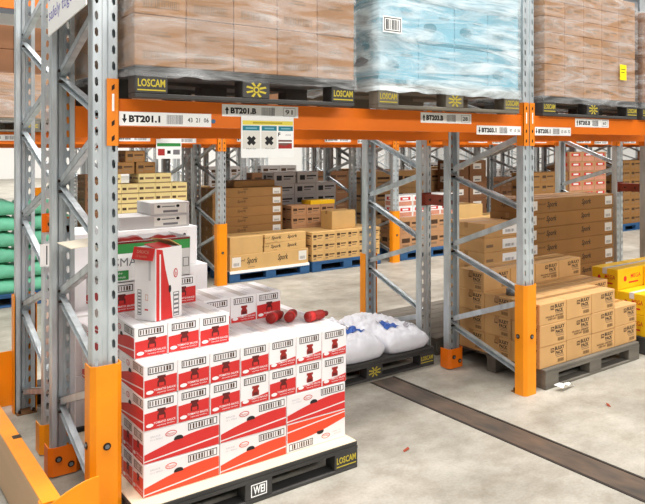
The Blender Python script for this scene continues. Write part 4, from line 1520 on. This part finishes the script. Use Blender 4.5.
# ------------------------------------------------------------------ the rack across the aisle
def across():
    y0 = 9.05
    rr = random.Random(21)
    # green sacks
    PAL_BLUE.put((1.006 + HP, 9.35 + HP, 0), 0, 'blue pallet under the green sacks across the aisle', 'pallets')
    S = sack_mesh(0.56, 0.38, 0.16, 4, {'body': 'green_sack'}, 20, 14, [(-0.4, -0.3, 0.3, 0.3, 'white')])
    for k in range(6):
        for j in range(2):
            for i in range(2):
                o = link('green_sack', S, None, (1.315 + i * 0.57, 9.55 + j * 0.40, PH + 0.002 + k * 0.175), (0, 0, rr.uniform(-0.04, 0.04) + (PI if rr.random() < 0.5 else 0)))
                tag(o, 'green sack across the aisle, %s tier, %s, %s along' % (ORD[k], ('front row', 'rear row')[j], ORD[i]), 'sack', 'green sacks across the aisle', 'thing')
    # cream cartons
    PAL_BLUE.put((2.185 + HP, y0 + HP, 0), 0, 'blue pallet under the cream cartons across the aisle', 'pallets')
    Kc = kraft_kit(0.19, 0.36, 0.118, 'carton_cream', d_cream, tapes=False, name='cream_carton')
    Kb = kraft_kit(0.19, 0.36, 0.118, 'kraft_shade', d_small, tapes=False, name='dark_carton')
    for k in range(11):
        for j in range(1):
            for i in range(6):
                if k == 10 and i in (2, 5):
                    continue
                (Kb if i == 0 else Kc).put((2.19 + 0.095 + i * 0.1925, y0 + 0.2, PH + 0.001 + k * 0.1192), 0, '%s carton across the aisle, %s tier, %s along' % ('dark brown' if i == 0 else 'cream', ORD[k], ORD[i]), 'cream cartons across the aisle')
    for i, (x, z) in enumerate(((2.62, 0), (2.86, 0), (2.74, 0.1392))):
        k = kraft_kit(0.22, 0.3, 0.138, 'kraft_dark', d_small, tapes=False, name='small_carton')
        k.put((x, y0 + 0.2, PH + 0.001 + 10 * 0.1192 + z if False else PH + 0.001 + 11 * 0.1192 + z), 0, 'small brown carton on top of the cream cartons, %s of three' % ORD[i], 'brown cartons over the cream ones')
    # long kraft cartons
    px = 3.88
    PAL_BLUE.put((px + HP, y0 + HP, 0), 0, 'blue pallet under the long brown cartons across the aisle', 'pallets')
    z = PH + 0.001
    K = kraft_kit(1.03, 0.40, 0.132, 'kraft_dark', d_one, label_draw=l_end(True), name='long_carton')
    Ka = kraft_kit(1.03, 0.40, 0.194, 'kraft_dark', None, name='long_carton')
    z += 0.004
    for k in range(2):
        Ka.put((px + 0.52, y0 + 0.76, z + k * 0.1955), 0, 'brown carton at the foot of the long carton stack, %s up' % ORD[k], 'long brown cartons across the aisle')
    for k in range(5):
        K.put((px + 0.52, y0 + 0.76, z + 0.391 + k * 0.1335), 0, 'long brown carton with script lettering across the aisle, %s from the top' % ORD[4 - k], 'long brown cartons across the aisle')
    sl = MB()
    sl.box(-0.575, 0.575, -0.575, 0.575, 0, 0.003, 'paper')
    sl.box(-0.575, 0.575, -0.578, -0.575, -0.03, 0.003, 'paper')
    o = link('slip_sheet', sl.mesh('slip_sheet'), None, (px + HP, y0 + HP - 0.009, PH + 0.0008))
    tag(o, 'white sheet hanging over the blue pallet edge below the pale cartons', 'slip sheet', None, 'thing')
    Kf = kraft_kit(1.14, 0.44, 0.205, 'kraft_yellow', d_script, label_draw=l_ends, name='pale_carton')
    Kf.put((px + 0.585, y0 + 0.24, z), 0, 'long pale carton on the blue pallet, below the other pale cartons', 'pale cartons across the aisle')
    Kg = kraft_kit(0.46, 0.42, 0.235, 'kraft_yellow', None, name='pale_carton')
    Kg.put((px + 0.25, y0 + 0.24, z + 0.2062), 0, 'square pale carton on the long pale carton, beside the orange guard', 'pale cartons across the aisle')
    Kh = kraft_kit(0.62, 0.42, 0.116, 'kraft_yellow', d_script, name='pale_carton')
    for k in range(2):
        Kh.put((px + 0.81, y0 + 0.24, z + 0.2062 + k * 0.1172), 0.0 if k == 0 else 0.03, 'flat pale carton with script lettering, %s of two' % ('lower', 'upper')[k], 'pale cartons across the aisle')
    Kt = kraft_kit(0.62, 0.30, 0.09, 'kraft_dark', None, name='flat_carton')
    Kt.put((px + 0.62, y0 + 0.74, z + 0.391 + 5 * 0.1335 + 0.003), 0.06, 'flat brown carton lying askew on the long carton stack', 'long brown cartons across the aisle')
    z -= 0.004
    # grey printed cartons behind
    PAL_BLUE.put((5.08 + HP, 10.23 + HP, 0), 0, 'blue pallet under the grey printed cartons', 'pallets')
    Kp = kraft_kit(0.37, 0.40, 0.175, 'carton_grey', d_grey, tapes=False, name='printed_carton')
    for k in range(6):
        for i in range(3):
            Kp.put((5.28 + i * 0.374, 10.48, z + k * 0.1762), 0, 'grey carton with black print, %s tier up, %s along' % (ORD[k], ORD[i]), 'grey printed cartons')
    for i in range(2):
        Kp.put((5.30 + i * 0.40, 10.48, z + 6 * 0.1762), 0, 'grey carton with black print on the very top, %s of two' % ORD[i], 'grey printed cartons')
    # small kraft cartons
    px = 5.09
    PAL_BLUE.put((px + HP, y0 + HP, 0), 0, 'blue pallet under the small pale cartons', 'pallets')
    Ks = kraft_kit(0.19, 0.30, 0.138, 'kraft_yellow', d_small, tapes=False, name='small_carton')
    for k in range(3):
        for j in range(2):
            for i in range(6):
                Ks.put((px + 0.10 + i * 0.1925, y0 + 0.17 + j * 0.304, z + k * 0.1392), 0, 'small pale carton, %s tier, %s, %s along' % (ORD[k], ('front row', 'second row')[j], ORD[i]), 'small pale cartons on the blue pallet')
    Kpk = kraft_kit(0.24, 0.30, 0.150, 'kraft_pink', d_small, tapes=False, name='small_carton')
    for k in range(5):
        for i in range(4):
            if k > 4 - (i > 2):
                continue
            Kpk.put((px + 0.14 + i * 0.244, y0 + 0.80, z + k * 0.1512), 0, 'pinkish brown carton behind the small pale ones, %s tier, %s along' % (ORD[k], ORD[i]), 'pinkish brown cartons')
    Kbig = kraft_kit(0.42, 0.30, 0.265, 'kraft_yellow', None, name='pale_carton')
    Kbig.put((px + 0.62, y0 + 0.33, z + 3 * 0.1392), 0.05, 'plain pale carton on top of the small pale cartons', 'plain pale cartons')
    Ky = kraft_kit(0.42, 0.28, 0.06, 'yellow', None, tapes=False, name='yellow_carton')
    Ky.put((px + 0.55, y0 + 0.80, z + 5 * 0.1512), 0, 'flat yellow carton on the pinkish brown cartons', 'carton')
    # beyond the second guard across the aisle
    px = 6.62
    PAL_BLUE.put((px + HP, y0 + HP, 0), 0, 'blue pallet under the pink and white packs', 'pallets')
    Kr = kraft_kit(0.28, 0.36, 0.17, 'white', d_redpack, tapes=False, name='printed_pack')
    Km = kraft_kit(0.56, 0.50, 0.26, 'kraft_pink', d_small)
    for k in range(2):
        for i in range(2):
            Km.put((px + 0.29 + i * 0.565, y0 + 0.3, z + k * 0.2612), 0, 'brown carton under the pink and white packs, %s tier, %s along' % (ORD[k], ORD[i]), 'brown cartons under the packs')
    for k in range(2):
        for i in range(4):
            Kr.put((px + 0.15 + i * 0.283, y0 + 0.25, z + 0.5225 + k * 0.1712), 0, 'pink and white pack on the brown cartons, %s tier, %s along' % (ORD[k], ORD[i]), 'pink and white packs')
    px = 7.82
    PAL_BLUE.put((px + HP, y0 + HP, 0), 0, 'blue pallet under the plain pale cartons past the packs', 'pallets')
    Kw = kraft_kit(0.575, 0.45, 0.215, 'kraft_yellow', None, name='pale_carton')
    Kx = kraft_kit(0.40, 0.40, 0.23, 'kraft_shade', l_case, name='dark_carton')
    for i in range(2):
        Kw.put((px + 0.295 + i * 0.58, y0 + 0.25, z), 0, 'plain pale carton past the packs, %s on the pallet' % ('first', 'second')[i], 'plain pale cartons')
        Kw.put((px + 0.295 + i * 0.58, y0 + 0.25, z + 0.2162), 0, 'plain pale carton past the packs, upper tier, %s along' % ('first', 'second')[i], 'plain pale cartons')
    Kw.put((px + 0.30, y0 + 0.27, z + 0.4324), 0.04, 'plain pale carton past the packs, alone on top', 'plain pale cartons')
    for k in range(6):
        for i in range(2):
            Kx.put((px + 0.60 + i * 0.43, y0 + 0.85, z + k * 0.2312), 0, 'dark brown carton with white label behind the plain pale ones, %s tier, %s along' % (ORD[k], ORD[i]), 'dark labelled cartons')
    # red and white packs and white wrapped stacks farther along
    for n, (px, nk, kit, lb) in enumerate(((9.50, 6, 'w', 'dark brown carton'), (10.70, 8, 'r', 'pink and tan pack'), (12.30, 7, 'w', 'dark brown carton'), (13.5, 8, 'r', 'pink and tan pack'))):
        PAL_BLUE.put((px + HP, y0 + HP, 0), 0, 'blue pallet under the %s stack, %s far along the aisle' % (lb, ORD[n]), 'pallets')
        kk = kraft_kit(0.38, 0.40, 0.19, 'kraft_dark' if kit == 'w' else 'kraft_pink', d_small if kit == 'w' else d_redpack, tapes=False, name='stacked_carton' if kit == 'w' else 'printed_pack')
        for k in range(nk):
            for i in range(3):
                kk.put((px + 0.20 + i * 0.383, y0 + 0.25, z + k * 0.1912), 0, '%s far along the aisle, %s pallet, %s tier, %s along' % (lb, ORD[n], ORD[k], ORD[i]), 'stacks far along the aisle')

def l_case(F, L, W, H):
    for s in ('front', 'left'):
        w = L if s == 'front' else W
        F[s].rect(w * 0.2, H * 0.3, w * 0.7, H * 0.75, 'label')
        F[s].rect(w * 0.3, H * 0.4, w * 0.6, H * 0.5, 'ink_grey', 2)
across()

def deep():
    """stacks standing in the rows beyond"""
    rr = random.Random(40)
    kinds = [('kraft', 'tan carton'), ('kraft_dark', 'brown carton'), ('kraft_shade', 'dark brown carton'), ('carton_grey', 'grey carton'), ('kraft_yellow', 'pale carton'), ('pink', 'pink carton')]
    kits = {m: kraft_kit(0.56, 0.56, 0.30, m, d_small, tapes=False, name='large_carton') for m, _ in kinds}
    n = 0
    for r, nm, xs in ((3, 'fourth', (3.84, 6.75, 7.95, 9.5)), (4, 'fifth', (3.95, 5.15, 6.7, 7.95, 9.5, 10.75, 12.3, 13.5, 15.2, 16.5)), (5, 'sixth', (5.15, 6.7, 9.5, 12.3, 13.5, 15.2, 18.0)), (6, 'seventh', (6.7, 7.95, 9.5, 10.75, 12.3, 13.5, 15.2, 16.5, 18.0, 19.2))):
        for q, px in enumerate(xs):
            m, nmk = kinds[(n * 5 + q) % len(kinds)]
            n += 1
            y0 = Y_ROW[r] + 0.03
            PAL_GREY.put((px + HP, y0 + HP, 0), 0, 'grey pallet in the %s rack row back, %s stack along' % (nm, ORD[q]), 'pallets', bare=False) if r == 3 else None
            zb = PH + 0.001 if r == 3 else 0.001
            for k in range(rr.choice((2, 3, 4))):
                for i in range(2):
                    kits[m].put((px + 0.285 + i * 0.575, y0 + 0.30, zb + k * 0.3012), 0, '%s in the %s rack row back, %s stack along, %s tier, %s' % (nmk, nm, ORD[q], ORD[k], ('first', 'second')[i]), 'cartons in the rows beyond')
deep()

def far_loads():
    mb = MB()
    zz = 0
    for k in range(4):
        for i in range(4):
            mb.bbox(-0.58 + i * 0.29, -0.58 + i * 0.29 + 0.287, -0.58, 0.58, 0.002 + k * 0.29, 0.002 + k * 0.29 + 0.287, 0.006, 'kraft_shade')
    boxes = mb.mesh('wrapped_cartons')
    mb = MB()
    mb.box(-0.58, 0.58, -0.58, 0.58, 0.11, 0.14, 'pallet_grey')
    for x in (-0.51, 0, 0.51):
        mb.box(x - 0.07, x + 0.07, -0.58, 0.58, 0.0, 0.11, 'pallet_grey')
    pal = mb.mesh('carrier')
    k = Kit('wrapped_load', 'wrapped load', None, [P('carrier', pal), P('wrapped_cartons', boxes, (0, 0, 0.14))])
    nm = {2: 'third', 3: 'fourth', 4: 'fifth', 5: 'sixth', 6: 'seventh'}
    for r in (2, 3, 4, 5, 6):
        n = 0
        for b in range(0 if r < 4 else (2 if r > 5 else 1), 6 if r < 4 else 7):
            if b + 1 > (5 if r < 4 else 7):
                continue
            for q in (0, 1):
                if r == 2 and b == 0 and q == 0:
                    continue
                k.put((BAY[b] + 0.72 + q * 1.30, Y_ROW[r] + 0.45 + (0.0 if r % 2 == 0 else 0.07), Z_UP - 0.07), 0,
                      'brown wrapped load on the beams of the %s rack row back, %s along' % (nm[r], ORD[n]), 'loads on the far beams')
                n += 1
far_loads()

def scraps():
    mb = MB()
    mb.poly([(0, 0, 0.002), (0.05, -0.012, 0.006), (0.062, 0.004, 0.010), (0.02, 0.016, 0.004)], 'leaf')
    mb.poly([(0, 0, 0.001), (0.05, -0.012, 0.005), (0.062, 0.004, 0.009), (0.02, 0.016, 0.003)], 'leaf')
    me = mb.mesh('floor_scrap')
    for x, y, rz, lb in ((2.50, 3.38, 0.5, 'orange scrap on the floor by the red carton pallet'),
                         (3.99, 3.02, 1.2, 'small brown scrap on the floor in front of the grey pallet')):
        o = link('floor_scrap', me, None, (x, y, 0.0005), (0, 0, rz))
        tag(o, lb, 'scrap', None, 'thing')
scraps()

# ------------------------------------------------------------------ light
def area_light(x, y, z, lx, ly, watts, col=(1.0, 0.975, 0.94)):
    l = bpy.data.lights.new('aisle_or_fill_lamp', 'AREA')
    l.shape = 'RECTANGLE'
    l.size, l.size_y = lx, ly
    l.energy = watts
    l.color = col
    o = bpy.data.objects.new('aisle_or_fill_lamp', l)
    COL.objects.link(o)
    o.location = (x, y, z)
    return o
area_light(4.5, 1.9, 9.0, 18.0, 0.45, 1750)
area_light(3.0, -3.2, 8.0, 18.0, 0.8, 330)  # unseen fill added behind the camera to brighten the carton fronts
area_light(3.0, -7.5, 6.5, 18.0, 0.8, 950).rotation_euler = (math.radians(55), 0, 0)  # unseen fill tilted at the rack faces to lift beams and labels
area_light(8.0, 7.30, 9.0, 22.0, 0.8, 1250)
area_light(9.0, 12.75, 9.0, 24.0, 0.8, 700)
area_light(11.0, 18.2, 9.0, 26.0, 0.8, 1000)
area_light(14.0, 24.0, 9.0, 30.0, 1.2, 2500)
area_light(14.0, 36.0, 8.5, 40.0, 4.0, 4500)  # unseen light added to whiten the far wall

w = bpy.data.worlds.new('daylight')
SC.world = w
w.use_nodes = True
bg = w.node_tree.nodes['Background']
bg.inputs['Color'].default_value = (0.94, 0.97, 1.0, 1)
bg.inputs['Strength'].default_value = 0.18

# ------------------------------------------------------------------ camera
cam = bpy.data.cameras.new('camera')
cam.sensor_width = 36.0
cam.sensor_fit = 'HORIZONTAL'
cam.lens = 717.0 / 645.0 * 36.0
cam.shift_x = (322.5 - 473.0) / 645.0
cam.shift_y = -(252.0 - 146.0) / 645.0
cam.clip_start = 0.05
cam.clip_end = 200
co = bpy.data.objects.new('camera', cam)
COL.objects.link(co)
co.location = (0, 0, H_CAM)
co.rotation_euler = (PI / 2, 0, -math.asin(0.6688))
SC.camera = co

vs = SC.view_settings
vs.view_transform = 'Standard'
vs.look = 'None'
vs.gamma = 1.0
vs.exposure = 0.0
vs.use_curve_mapping = False
